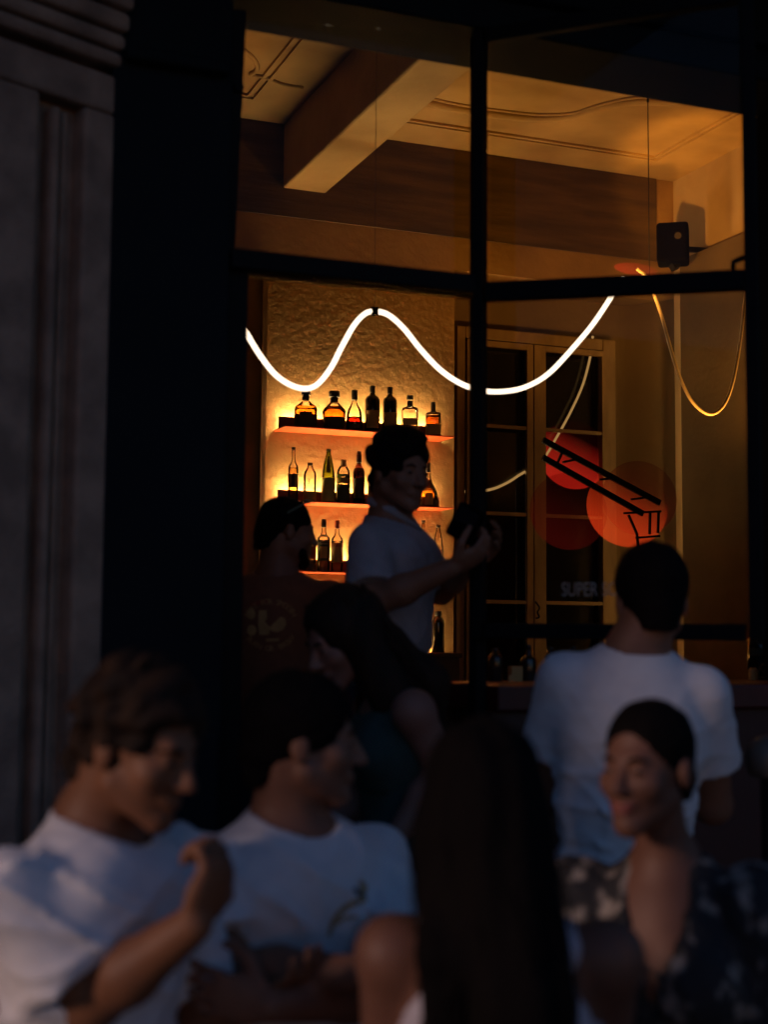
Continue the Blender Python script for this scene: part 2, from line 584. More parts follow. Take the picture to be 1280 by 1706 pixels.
def text(s, size, font_shear=0.0):
    cu = bpy.data.curves.new('txt', 'FONT')
    cu.body, cu.size, cu.align_x, cu.align_y = s, size, 'CENTER', 'CENTER'
    cu.shear = font_shear
    cu.resolution_u = 3
    o = bpy.data.objects.new('txt', cu)
    COL.objects.link(o)
    dg = bpy.context.evaluated_depsgraph_get()
    me = bpy.data.meshes.new_from_object(o.evaluated_get(dg))
    v = np.array([tuple(q.co) for q in me.vertices])
    f = [tuple(p.vertices) for p in me.polygons]
    bpy.data.objects.remove(o)
    bpy.data.curves.remove(cu)
    bpy.data.meshes.remove(me)
    return v, f


def put_text(s, size, c, ax, up, m, parent, name='lettering', wid=None, shear=0.0):
    v, f = text(s, size, shear)
    if wid:
        v[:, 0] *= wid / (v[:, 0].max() - v[:, 0].min())
    c, ax, up = (np.array(q, float) for q in (c, ax, up))
    return MB().add([c + ax * p[0] + up * p[1] for p in v], f).build(name, m, parent)


VINYL = mat('pale_vinyl', (0.50, 0.40, 0.31), .6, (.45, .36, .28), 10)
c_ = on_pl(984, 983, lp, ln) + ln * .006
wsz = np.linalg.norm(on_pl(1028, 983, lp, ln) - on_pl(938, 983, lp, ln))
hsz = np.linalg.norm(on_pl(984, 970, lp, ln) - on_pl(984, 994, lp, ln))
put_text('SUPER SO', hsz * 1.38, c_, lv, ZX, VINYL, leaf, wid=wsz * 1.04)
c2_ = on_pl(1038, 982, lp, ln) + ln * .006
dsc = MB()
dsc.add([c2_] + [c2_ + (lv * math.cos(a) + ZX * math.sin(a)) * hsz * .17 for a in np.linspace(0, 2 * math.pi, 17)[:-1]], [(0, i + 1, (i + 1) % 16 + 1) for i in range(16)])
dsc.build('dot', VINYL, leaf)

# ---- splayed stone door surround at the far left
S0 = on_y(180, 700, YF - .062)
sd = np.array((math.cos(R_(25)), math.sin(R_(25)), 0))
sn = np.array((sd[1], -sd[0], 0))
stone = thing('stone_pilaster', (S0[0], S0[1], 0), 'weathered stone pilaster with fluted panel at the left edge of the shopfront', 'pilaster')


def tpx(px, py=700):
    return np.dot(on_pl(px, py, S0, sn) - S0, sd)


def sbox(pa, pb, z0, z1, proud, nm, back=-.12, bev=.012):
    a, b = tpx(pa), tpx(pb)
    c = S0 + sd * (a + b) / 2 + sn * (proud + back) / 2
    c[2] = (z0 + z1) / 2
    MB().obox(c, (sd, sn, ZX), (abs(b - a) / 2, (proud - back) / 2, (z1 - z0) / 2)).build(nm, STONE, stone, bevel=bev)


zpan = on_pl(95, 160, S0, sn)[2]
sbox(-260, 182, 0, 7, -.055, 'backing', bev=0)
sbox(128, 180, 0, zpan, .0, 'border')
sbox(-240, 52, 0, zpan, .0, 'border')
for a_, b_, p_ in ((56, 64, -.034), (76, 92, -.006), (101, 112, -.030)):
    sbox(a_, b_, 0, zpan - .02, p_, 'flute', bev=.016)
sbox(-240, 180, zpan + .001, on_pl(95, 92, S0, sn)[2], .0, 'top_panel')
for i, (py_, pr) in enumerate(((80, .012), (52, .022), (22, .036), (-14, .05), (-60, .07))):
    z_ = on_pl(95, py_, S0, sn)[2]
    z2 = on_pl(95, (52, 22, -14, -60, -220)[i], S0, sn)[2]
    sbox(-240, 186 + pr * 120, z_ + .004, z2, pr, 'cornice_course', bev=.016)

# added house beyond the frame at left, keeps the sun off the shopfront
e_ = S0 + sd * tpx(-240)
WALLX = mat('grey_render', (.2, .18, .17), .9, None, 4, .3, 40)
nb = thing('sun_blocking_house', (-6, 1.85, 0), 'unseen plain rendered house added left of the stone pilaster to keep sun off the shopfront', 'building')
MB().box((-16, 1.88, 0), (-1.5, e_[1] + .3, 9)).build('sun_blocking_wall', WALLX, nb)
MB().box((-16.2, 1.7, 9.001), (-1.35, e_[1] + .3, 9.25)).build('sun_blocking_cornice', STONE, nb)
MB().box((-1.499, e_[1] - .1, 0), (e_[0] - .02, e_[1] + .3, 7)).build('sun_blocking_return_wall', WALLX, nb)
MB().box((-34, -30, 0), (-20, -9, 8)).build('reflection_blocker', WALLX, nb)  # unseen block, added so the open window leaf reflects something dark
struct('wall_outer_left', MB().box((XL - .6, YF + .02, 0), (xp0 - .002, YF + .248, 7)), WALLX)

# ================================================================== INNER WINDOW
iw = thing('inner_window', on_y(890, 1035, YN - .03), 'old cream double casement window in the niche, night behind its panes', 'window')
YW = YN - .05


def fx(px): return on_y(px, 800, YW)[0]
def fz(py, px=890): return on_y(px, py, YW)[2]


z0w, z1w = FL + .55, fz(556)
zb0 = fz(1060)
for a_, b_ in ((758, 772), (1003, 1024)):
    MB().box((fx(a_), YW - .03, z0w), (fx(b_), YN - .001, z1w)).build('frame_post', WINPAINT, iw, bevel=.006)
MB().box((fx(772) + .001, YW - .03, fz(575)), (fx(1003) - .001, YN - .001, z1w)).build('frame_head', WINPAINT, iw, bevel=.006)
MB().box((fx(772) + .001, YW - .04, z0w), (fx(1003) - .001, YN - .001, z0w + .06)).build('frame_sill', WINPAINT, iw, bevel=.006)
for (a_, b_) in ((774, 884), (886, 1002)):
    lf = MB()
    xs0, xs1 = fx(a_), fx(b_)
    gl, gr = (fx(782), fx(874)) if a_ < 800 else (fx(905), fx(1000))
    gr = min(gr, xs1 - .012)
    zt_ = fz(577)
    zg = fz(586)
    lf.box((xs0, YW - .045, z0w + .062), (gl, YW - .012, zt_))
    lf.box((gr, YW - .045, z0w + .062), (xs1, YW - .012, zt_))
    lf.box((gl + .001, YW - .045, zg), (gr - .001, YW - .012, zt_))
    lf.box((gl + .001, YW - .045, z0w + .062), (gr - .001, YW - .012, z0w + .14))
    lfo = lf.build('window_leaf', WINPAINT, iw)
    zs_ = [z0w + .14, fz(1004), fz(859), fz(716), zg]
    for i in range(1, 4):
        MB().box((gl + .002, YW - .04, zs_[i] - .012), (gr - .002, YW - .016, zs_[i] + .012)).build('glazing_bar', WINPAINT, lfo, bevel=.004)
    for i in range(4):
        MB().box((gl + .002, YW - .030, zs_[i] + .013), (gr - .002, YW - .026, zs_[i + 1] - .013)).build('pane', WPANE, lfo)
struct('backdrop', MB().box((fx(773), YN - .006, z0w + .07), (fx(1002), YN - .002, fz(578))), DARKGLASS)
hnd = on_y(895, 1025, YW - .05)
MB().tube(smooth([hnd + np.array((-.01, 0, .09)), hnd + np.array((.008, -.02, .05)), hnd + np.array((-.006, -.02, .02)), hnd + np.array((.012, -.01, -.01)), hnd + np.array((-.008, 0, -.02))]), .006, 6).build('handle', STEEL, iw)

# ================================================================== SHELVES AND BOTTLES
YS = YB - .11            # middle of the shelf plates
shelf_x = (on_y(470, 700, YB - .16)[0], on_y(751, 720, YB - .16)[0])
SHELF = []
for lab, pyf in (('top', (709, 728)), ('middle', (832, 847)), ('lowest', (950, 961))):
    zsf = on_y(610, sum(pyf) / 2 + (2 if lab != 'lowest' else 0), YB - .19)[2]
    xa_, xb_ = shelf_x
    t = thing('wall_shelf', ((xa_ + xb_) / 2, YB - .1, zsf), f'{lab} of the three red back-lit bottle shelves on the rough plaster wall', 'shelf', 'red lit bottle shelves')
    MB().box((xa_, YB - .225, zsf), (xb_, YB - .002, zsf + .006)).build('shelf_plate', SHELFR, t)
    MB().box((xa_ + .002, YB - .088, zsf + .0062), (xb_ - .04, YB - .082, zsf + .078)).build('back_lip', LIPM, t)
    MB().box((xa_ + .04, YB - .052, zsf + .060), (xb_ - .07, YB - .034, zsf + .070)).build('light_strip', LED, t)
    SHELF.append(zsf + .0065)
# ledge at the bottom of the shelf wall
zled = on_y(735, 1087, YB - .16)[2]
t = thing('back_bar_cabinet', ((xa_ + xb_) / 2, YB - .15, FL), 'dark back bar cabinet below the red bottle shelves', 'cabinet')
MB().box((xa_ - .1, YB - .30, FL), (xb_ - .0, YB - .06, zled - .03)).build('carcass', FLOORM, t)
MB().box((xa_ - .12, YB - .32, zled - .029), (xb_ + .01, YB - .06, zled)).build('worktop', WAINS, t, bevel=.004)
MB().box((xa_ + .04, YB - .045, zled - .03), (xb_ - .06, YB - .03, zled - .02)).build('light_strip', LED, t)

GL = {
    'clear': glass('clear_bottle_glass', (0.93, 0.91, 0.86)),
    'green': glass('green_bottle_glass', (0.52, 0.62, 0.14)),
    'black': mat('black_bottle_glass', (0.012, 0.008, 0.006), .12, None, 10),
    'brown': glass('brown_bottle_glass', (0.10, 0.03, 0.012)),
    'pale': glass('pale_bottle_glass', (0.86, 0.80, 0.68)),
}
LQ = {
    'amber': glass('amber_spirit', (0.90, 0.52, 0.16), 1.33),
    'orange': glass('orange_spirit', (0.90, 0.46, 0.11), 1.33),
    'red': glass('red_spirit', (0.62, 0.10, 0.05), 1.33),
    'gold': glass('golden_spirit', (0.94, 0.78, 0.48), 1.33),
    'water': glass('clear_spirit', (0.92, 0.90, 0.84), 1.33),
    'honey': glass('honey_spirit', (0.86, 0.55, 0.20), 1.33),
}
LB = {}


def flat(name, col, rough=.6):
    if name not in LB:
        LB[name] = mat(name, col, rough, tuple(c * .85 for c in col), 14)
    return LB[name]


CAPK = flat('black_stopper', (.012, .01, .009), .4)


def bottle(label, px0, px1, pyt, z, prof, gl, liq=None, lev=.5, labels=(), cap=None, p=2.0, Y=YB - .155, cat='bottle', capmat=None, n=24, sy=1.0, group='bottles on the lit wall shelves', txt=()):
    """prof: (radius 0..1 of half width, height 0..1); cap: (r, z0, z1) in the same units; labels: (z0, z1, half angle, material)"""
    c = on_y((px0 + px1) / 2, 800, Y)
    dd = np.dot(c - CAM, d0)
    hw = (px1 - px0) / 2 * dd / F / math.cos(YAW * .25)
    top = on_y((px0 + px1) / 2, pyt, Y)[2]
    H = top - z
    base = (c[0], Y, z)
    t = thing('bottle', base, label, cat, group)
    if p > 2:
        hw /= 1.0
    pr = [(r * hw, h * H + z) for r, h in prof]
    cb = np.array((c[0], Y, 0))
    rot = -YAW * .8
    MB().lathe(cb, pr, n, p, 1, sy, rot).build('glass_body', gl, t)
    if liq is not None:
        zz = z + lev * H
        lp_ = []
        for i, (r, h) in enumerate(pr):
            if h <= zz:
                lp_.append((max(r - .0025, .002), max(h, z + .004)))
        # interpolate the surface radius
        for (ra, ha), (rb, hb) in zip(pr, pr[1:]):
            if ha <= zz < hb:
                lp_.append((max(ra + (rb - ra) * (zz - ha) / (hb - ha) - .0025, .002), zz))
                break
        MB().lathe(cb, lp_, n, p, 1, sy, rot).build('liquid', liq, t)
    if cap:
        for cr_, c0, c1 in (cap if hasattr(cap[0], '__len__') else (cap,)):
            MB().lathe(cb, [(cr_ * hw * .92, z + c0 * H), (cr_ * hw, z + (c0 * .9 + c1 * .1) * H), (cr_ * hw, z + (c0 * .1 + c1 * .9) * H), (cr_ * hw * .9, z + c1 * H)], 16, 2.0, 1, 1, rot).build('stopper', capmat or CAPK, t)
    for l0, l1, ang, lm in labels:
        rad = []
        for k in range(7):
            h = l0 + (l1 - l0) * k / 6
            for (ra, ha), (rb, hb) in zip(prof, prof[1:]):
                if ha <= h <= hb:
                    rad.append(((ra + (rb - ra) * (h - ha) / max(hb - ha, 1e-6)) * hw + .0012, z + h * H))
                    break
        a0 = -math.pi / 2
        MB().lathe(cb, rad, 14, p, 1, sy, rot, False, (a0 - ang, a0 + ang)).build('label', lm, t)
    for s, h, sz, off, tm in txt:
        fr = np.array((math.sin(rot), -math.cos(rot), 0))
        ax = np.array((math.cos(rot), math.sin(rot), 0))
        put_text(s, sz * hw, np.array((c[0], Y, z + h * H)) + fr * (hw * sy + .003) + ax * off * hw, ax, ZX, tm, t)
    return t


CREAM = flat('cream_label', (.42, .34, .2))
TAN = flat('tan_label', (.30, .22, .12))
DARKL = flat('near_black_label', (.02, .012, .01))
REDL = flat('brick_red_label', (.28, .06, .03))
GREENL = flat('dark_green_label', (.03, .05, .03))
WHITEL = flat('white_label', (.6, .5, .34))
INK = flat('black_ink', (.01, .008, .006))
PALEINK = flat('pale_ink', (.6, .55, .45))
squat = [(.88, 0), (.97, .03), (1, .10), (1, .50), (.93, .56), (.62, .64), (.40, .70), (.30, .74), (.29, .88)]
flare = [(.80, 0), (.90, .03), (.96, .30), (1, .47), (.92, .53), (.55, .65), (.33, .72), (.28, .76), (.28, .9)]
decan = [(.90, 0), (1, .04), (1, .25), (.97, .38), (.82, .52), (.50, .63), (.32, .70), (.28, .78), (.28, .9)]
port = [(.92, 0), (1, .03), (1, .66), (.97, .71), (.80, .76), (.45, .80), (.34, .83), (.33, .97), (.33, 1)]
sqr = [(.92, 0), (1, .03), (1, .62), (.96, .67), (.60, .70), (.34, .73), (.33, .86)]
tall = [(.95, 0), (1, .02), (1, .60), (.92, .65), (.50, .71), (.36, .76), (.33, .97)]
sake = [(.95, 0), (1, .02), (1, .46), (.93, .56), (.72, .72), (.50, .84), (.36, .90), (.34, .99), (.34, 1)]
gin = [(.94, 0), (1, .02), (1, .68), (.93, .76), (.60, .84), (.42, .87), (.40, .94)]
cognac = [(.95, 0), (1, .04), (1, .24), (.92, .34), (.70, .44), (.45, .54), (.30, .64), (.24, .72), (.22, .98)]
s1, s2, s3 = SHELF
bottle('squat amber bottle with dark stopper, first from the left on the top shelf', 489, 527, 651, s1, squat, GL['clear'], LQ['amber'], .56, ((.02, .34, 1.25, DARKL), (.02, .40, .5, DARKL)), ((.32, .74, .86), (.40, .88, 1.0)), 4.0)
bottle('amber bottle with sloping shoulders, second from the left on the top shelf', 536, 575, 652, s1, flare, GL['clear'], LQ['orange'], .60, ((.02, .31, 1.2, DARKL),), ((.36, .70, .84), (.48, .84, 1.0)), 3.2)
bottle('round decanter of red spirit below the neon curve, third on the top shelf', 576, 603, 650, s1, decan, GL['clear'], LQ['red'], .34, ((.06, .16, .7, DARKL),), (.38, .76, 1.0), 2.0)
bottle('tall black bottle, left one of the black pair on the top shelf', 607, 632, 643, s1, port, GL['black'], None, 0, ((.08, .46, .9, TAN),), (.37, .84, 1.0))
bottle('tall black bottle, right one of the black pair on the top shelf', 637, 661, 645, s1, port, GL['black'], None, 0, ((.08, .44, .9, TAN),), (.37, .84, 1.0))
bottle('clear square bottle with black ball stopper above the bartender head', 669, 696, 659, s1, sqr, GL['clear'], LQ['water'], .38, ((.22, .40, .8, CREAM), (.06, .2, 1.2, TAN)), ((.36, .70, .86), (.40, .89, 1.0)), 4.5, txt=(('Villa', .55, .5, 0, TAN),))
bottle('small amber square bottle with tall dark cap, last on the top shelf', 709, 734, 670, s1, sqr, GL['clear'], LQ['orange'], .60, ((.04, .34, 1.3, TAN),), ((.33, .70, 1.0)), 4.5)
bottle('slim pale bottle with dark brushed label, first on the middle shelf', 480, 497, 745, s2, tall, GL['clear'], LQ['gold'], .62, ((.25, .50, 1.3, TAN), (.25, .50, .35, DARKL)), (.40, .955, 1.0))
bottle('short clear bottle marked 3, second on the middle shelf', 506, 527, 771, s2, gin, GL['clear'], LQ['water'], .25, ((.0, .26, 1.4, TAN),), (.42, .93, 1.0), capmat=DARKL, txt=(('3', .50, 1.3, -.25, INK), ('4', .32, .8, .45, INK)))
bottle('green glass bottle with pale lower half, third on the middle shelf', 536, 558, 748, s2, sake, GL['green'], None, 0, ((.02, .46, 1.5, flat('pale_green_label', (.34, .36, .14))), (.55, .86, .38, GREENL)), (.36, .95, 1.0), capmat=GREENL)
bottle('clear bottle banded with a zigzag pattern beside the green bottle', 561, 583, 766, s2, gin, GL['clear'], LQ['water'], .6, ((.06, .42, 1.5, GREENL), (.45, .58, 1.5, TAN), (.60, .66, 1.5, GREENL)), (.44, .84, 1.0), capmat=TAN, txt=(('VVVVV', .71, .62, 0, INK), ('VVVVV', .43, .62, 0, INK)))
bottle('dark brown bottle with black neck foil on the middle shelf', 588, 608, 752, s2, tall, GL['brown'], None, 0, ((.10, .48, 1.1, DARKL), (.68, .76, 1.4, REDL)), ((.44, .78, .94), (.36, .94, 1.0)))
bottle('clear pinkish bottle half hidden by the bartender head', 613, 635, 768, s2, tall, GL['pale'], LQ['gold'], .5, ((.12, .5, 1.2, flat('pinkish_label', (.45, .25, .16))),), (.40, .93, 1.0), capmat=CREAM)
bottle('wide cognac bottle with round pale seal, last on the middle shelf', 697, 730, 771, s2, cognac, GL['clear'], LQ['honey'], .40, ((.02, .16, 1.3, DARKL), (.40, .60, 1.5, DARKL), (.04, .30, .42, TAN)), (.26, .78, 1.0))
bottle('short clear bottle with brick red label beside the head with sunglasses', 508, 528, 884, s3, gin, GL['clear'], LQ['water'], .4, ((.28, .62, 1.3, REDL), (.02, .18, 1.4, DARKL)), (.50, .94, 1.0))
bottle('tall clear bottle with dark green picture label on the lowest shelf', 530, 551, 865, s3, tall, GL['clear'], LQ['water'], .6, ((.20, .58, 1.3, GREENL), (.25, .47, .6, flat('gold_picture', (.5, .30, .10))), (.66, .70, 1.0, GREENL)), (.40, .84, 1.0), txt=(('Simon', .53, .52, 0, PALEINK),))
bottle('tall clear bottle with brown cap and cream label, touching the bartender shoulder', 553, 573, 867, s3, tall, GL['clear'], LQ['water'], .6, ((.18, .56, 1.3, flat('gold_label', (.38, .26, .10))), (.48, .56, 1.2, REDL)), (.40, .84, 1.0), capmat=REDL)
bottle('pale bottle mostly behind the bartender chest on the lowest shelf', 698, 714, 867, s3, tall, GL['pale'], LQ['water'], .6, ((.3, .5, 1.2, REDL),), (.40, .96, 1.0))
bottle('slim clear bottle with small crest above the outstretched arm', 722, 740, 875, s3, sake, GL['clear'], LQ['water'], .5, ((.05, .30, 1.2, WHITEL), (.33, .50, .35, DARKL)), (.40, .95, 1.0))
bottle('dark short bottle alone on the back bar cabinet', 721, 742, 1018, zled, gin, GL['black'], None, 0, (), (.55, .88, 1.0), group='bottles on the back bar', Y=YB - .15)

# ================================================================== NEON TUBE, SLACK CORD AND TUBE REFLECTION
YT = 5.25
pts = [on_y(x, y, YT) for x, y in ((380, 505), (406, 547), (432, 590), (462, 627), (497, 646), (525, 643), (550, 615), (570, 577), (590, 542), (608, 523), (624, 519), (646, 524), (672, 546), (702, 583), (735, 617), (770, 640), (806, 651), (842, 652), (878, 644), (915, 622), (955, 580), (990, 538), (1022, 490), (1040, 462))]
nt_ = thing('neon_tube', pts[10], 'long white glowing tube hung in waves across the bar window', 'neon light')
MB().tube(smooth(pts, 8), .0108, 10).build('light_tube', NEON, nt_)
c_ = pts[10]
MB().tube([c_ + np.array((0, 0, -.016)), c_ + np.array((0, 0, .016))], [.017, .017], 10).build('clip', STEEL, nt_)
MB().tube([c_ + np.array((0, 0, .016)), (c_[0], c_[1], zx - .0)], .0012, 5).build('hanging_wire', STEEL, nt_)
YT2 = 6.4
pts = [on_y(x, y, YT2) for x, y in ((1062, 448), (1078, 462), (1090, 489), (1104, 530), (1118, 580), (1134, 630), (1155, 670), (1183, 690), (1206, 676), (1222, 636), (1234, 570), (1241, 510), (1245, 470), (1248, 440))]
o = MB().tube(smooth(pts, 6), .0095, 10).build('slack_cord', DIMTUBE, base=pts[7])
o.data.transform(Matrix.Translation((0, 0, 0)))
tag(o, 'unlit pale tube hanging in one deep loop at the right of the window', 'tube')
YT3 = YW - .008
pts = [on_y(x, y, YT3) for x, y in ((988, 560), (985, 590), (972, 640), (952, 685), (930, 725), (908, 762), (890, 778), (868, 790), (846, 804), (820, 815), (790, 819), (775, 819))]
o = MB().tube(smooth(pts, 6), .0085, 8).build('tube_reflection', TUBEREFL, base=pts[3])  # glowing curve stands in for the tube's reflection in these panes
tag(o, 'dim amber reflection of the tube, built as a curve behind the panes of the cream window', 'tube')
# ceiling wire with its hook
pa, pb = on_z(1080, 156, ZC), None
pb = np.array((pa[0], pa[1], on_pl(1074, 470, pa, DX)[2]))
t = thing('ceiling_wire', pa, 'thin black wire dropping from a ceiling hook near the speaker', 'wire')
MB().tube([pa, pb], .003, 5).build('cable', STEEL, t)
MB().tube([pa + np.array((.03, 0, -.004)), pa + np.array((0, 0, -.012)), pa + np.array((0, 0, -.05))], .007, 6).build('hook', STEEL, t)

# ================================================================== SPEAKER
ysp = 7.5
c_ = on_y(1122, 408, ysp)
t = thing('wall_speaker', c_, 'black loudspeaker on the pale wall high in the right corner', 'speaker')
ax = vdir(1, -.25)
fr = np.array((ax[1], -ax[0], 0))
MB().obox(c_, (ax, -fr, ZX), (.098, .09, .125)).build('cabinet', SPKM, t, bevel=.018)
MB().obox(c_ + fr * .093, (ax, -fr, ZX), (.086, .004, .112)).build('grille', SPKM, t, bevel=.003)
q = c_ + ax * .035 + fr * .097 + ZX * .03
MB().tube([q, q + fr * .004], .022, 14).build('emblem', flat('dull_badge', (.03, .02, .012)), t)
MB().bar(c_ - ZX * .12, c_ - ZX * .155 + ax * .02, .05, .05, up=(0, 1, 0)).build('bracket', STEEL, t)
MB().bar(c_ - fr * .09, np.array((XR - .004, c_[1] + .02, c_[2])), .03, .03).build('wall_arm', STEEL, t)

# ================================================================== STREET REFLECTIONS BUILT AS RED DISCS AND LADDER ARM
REFLR = reflection_mat('red_reflection', (1.0, 0.03, 0.015), .14, edge=.01)  # self-lit discs stand in for street lights reflected in the glass
REFLO = reflection_mat('orange_red_reflection', (1.0, 0.06, 0.01), .14, edge=.01)
REFLD = reflection_mat('dim_red_reflection', (.6, .025, .015), .016, (.72, .55, .55), .1)
YD = 7.0


def disc(px, py, rp, Y, m, label, name='reflected_disc', sq=1.0):
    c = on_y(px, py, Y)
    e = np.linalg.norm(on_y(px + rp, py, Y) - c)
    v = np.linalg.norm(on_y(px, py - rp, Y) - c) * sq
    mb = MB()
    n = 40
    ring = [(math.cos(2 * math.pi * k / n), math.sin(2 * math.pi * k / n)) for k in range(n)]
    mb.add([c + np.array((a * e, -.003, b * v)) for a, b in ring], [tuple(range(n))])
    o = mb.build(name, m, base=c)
    return tag(o, label, 'disc', 'red street reflections in the window')


disc(957, 758, 57, YN - .012, REFLR, 'red street light reflection, built as a disc inside the right leaf of the cream window', sq=1.0)
disc(1046, 844, 67, YD, REFLO, 'orange red street light reflection, built as a disc right of the cream window, above the man in white')
disc(948, 852, 64, YD + .05, REFLD, 'dim purple red reflection, built as a disc low over the right panes of the cream window')
disc(1066, 830, 62, YD + .12, REFLD, 'dull brown reflection, built as a disc behind the upper part of the orange one')
disc(1060, 449, 36, YT2 + .2, REFLR, 'small red reflection, built as a flat disc just above the window bar beside the speaker', sq=.28)
YA = 6.9
t = thing('reflected_arm', on_y(1095, 850, YA), 'reflection of a dark slanting ladder-like arm crossing the red discs, built as bars', 'reflected arm')  # a street bracket's reflection in the glass, modelled as dark bars
for a_, b_ in (((905, 733), (1100, 838)), ((905, 762), (1072, 856))):
    MB().bar(on_y(*a_, YA), on_y(*b_, YA), .018, .032).build('rail', STEEL, t)
for a_, b_ in (((938, 770), (968, 764)), ((1000, 799), (1030, 796)), ((1052, 832), (1084, 828)), ((940, 748), (930, 770))):
    MB().bar(on_y(*a_, YA), on_y(*b_, YA), .010, .012).build('reflected_rung', STEEL, t)
for a_, b_ in (((1040, 855), (1102, 852)), ((1048, 858), (1062, 890)), ((1062, 890), (1064, 912)), ((1084, 854), (1083, 890)), ((1098, 852), (1097, 888)), ((1060, 896), (1100, 893))):
    MB().bar(on_y(*a_, YA), on_y(*b_, YA), .012, .012).build('reflected_strut', STEEL, t)

# ================================================================== COUNTER INSIDE THE RIGHT WINDOW
YCN = YF + .52
zcn = on_y(900, 1141, YCN)[2]
t = thing('bar_counter', (xm + .6, YCN, FL), 'dark oxblood bar counter inside the right window', 'counter')
MB().box((xm + .03, YF + .31, zcn - .04), (XR - .05, YF + .95, zcn)).build('counter_top', SILLR, t, bevel=.005)
MB().box((xm + .06, YF + .36, FL + .001), (XR - .08, YF + .9, zcn - .041)).build('counter_front', FLOORM, t)
xb2 = on_y(1240, 900, YCN)[0]
o = bottle('large dark rum bottle at the right edge of the window, gold wheel label', 1243, 1290, 1022, zcn, tall, GL['black'], None, 0, ((.56, .70, 1.2, DARKL), (.40, .50, 1.2, flat('olive_band', (.10, .075, .03)))), (.36, .9, 1.0), capmat=REDL, Y=YCN, group='bottles on the window counter', txt=(('CAPT', .60, .55, -.1, flat('brass_ink', (.40, .20, .06))),))
c_ = on_y(1277, 1128, YCN - .09)
ringm = MB()
ringm.tube([c_ + np.array((math.cos(a) * .033, -.0, math.sin(a) * .05)) for a in np.linspace(0, 2 * math.pi, 25)[:-1]], .0022, 5, closed=True)
for a in np.linspace(0, math.pi, 5)[:-1]:
    ringm.tube([c_ + np.array((math.cos(a) * .033, 0, math.sin(a) * .05)), c_ - np.array((math.cos(a) * .033, 0, math.sin(a) * .05))], .0015, 4)
ringm.build('wheel_print', LB['brass_ink'], o)
dk = mat('dark_glassware', (.03, .022, .016), .15, None, 10, spec=.6)
for i, (pa_, pb_, pt) in enumerate(((814, 838, 1080), (868, 893, 1074), (905, 930, 1078), (944, 966, 1076), (972, 992, 1084))):
    bottle(('dark bottle nearest the mullion on the window counter', 'dark bottle beside the small amber card box on the counter', 'middle dark bottle on the window counter', 'dark bottle fourth from the mullion on the counter', 'dark bottle closest to the white shirt on the counter')[i], pa_, pb_, pt, zcn, tall if i % 2 else gin, dk, None, 0, (), (.4, .9, 1.0), Y=YCN + .1, group='bottles on the window counter')
c_ = on_y(859, 1126, YCN)
t = thing('card_box', (c_[0], c_[1], zcn), 'small amber card box standing on the window counter', 'box')
ht = on_y(859, 1110, YCN)[2]
wd = .021
MB().box((c_[0] - wd, YCN - .015, zcn), (c_[0] + wd, YCN + .015, ht)).build('box_body', flat('amber_card', (.5, .30, .10)), t, bevel=.002)
MB().box((c_[0] - wd * 1.6, YCN - .02, zcn), (c_[0] - wd * .2, YCN - .0155, zcn + (ht - zcn) * .55)).build('flap', flat('amber_card', (.5, .30, .10)), t)
c_ = on_y(1256, 1132, YCN - .08)
o = MB().lathe((c_[0], c_[1], zcn), [(.012, 0), (.016, .004), (.016, .05), (.012, .058)], 14).build('tea_light', flat('amber_wax', (.8, .42, .12)), base=(c_[0], c_[1], zcn))
tag(o, 'small pale amber candle standing before the large dark rum bottle', 'candle')
# round pale seat at the right edge below the sill
c_ = at(1282, 1262, 3.35)
t = thing('bar_stool', (c_[0], c_[1], 0), 'round padded grey stool top at the right edge below the red sill', 'stool')
MB().lathe((c_[0], c_[1], c_[2]), [(.02, -.05), (.047, -.04), (.054, -.005), (.048, .03), (.025, .048), (.002, .052)], 20).build('seat', mat('grey_leather', (.12, .10, .08), .5), t)
MB().tube([(c_[0], c_[1], .02), (c_[0], c_[1], c_[2] - .04)], .02, 10).build('post', STEEL, t)
MB().lathe((c_[0], c_[1], 0), [(.17, .001), (.17, .012), (.03, .03)], 20).build('foot_plate', STEEL, t)

# ---- lamps of the bar room (warm, hidden from view behind the lintel, the walls and the counter)


def spot(name, loc, target, energy, cone_, size=.04, blend=.6, color=AMBER):
    l = bpy.data.lights.new(name, 'SPOT')
    l.energy, l.color, l.spot_size, l.spot_blend, l.shadow_soft_size = energy, color, R_(cone_), blend, size
    o = bpy.data.objects.new(name, l)
    o.location = loc
    o.rotation_euler = (Vector(target) - Vector(loc)).to_track_quat('-Z', 'Y').to_euler()
    COL.objects.link(o)


spot('ceiling_uplight', (XR - .6, 6.3, 2.3), (XR - .75, 7.0, ZC), 40.0, 110, .1, .7)
lt = on_z(400, 90, ZC)
spot('left_uplight', (lt[0] - .55, 7.3, 2.7), (lt[0] - .55, lt[1] + .1, ZC), 14.0, 56, .1, .9)
xl_ = on_y(1142, 700, YB - .15)[0]
tag(MB().box((xl_, YB - .155, FL + .3), (xl_ + .012, YB - .143, zw - .10)).build('wall_light_strip', emit('reveal_led', (1.0, .55, .16), 6.0), base=(xl_, YB - .15, FL + .3)), 'upright amber light strip hidden behind the dark panelling edge, washing the niche side', 'light strip')
lu = on_y(798, 640, 5.7)
spot('wall_uplight', lu, on_x(1205, 300, XR), 170.0, 25, .06, .5)
# ================================================================== PEOPLE: signed-distance bodies meshed with surface nets
BIG = 0.3


def unit(v):
    v = np.array(v, float)
    return v / np.linalg.norm(v)


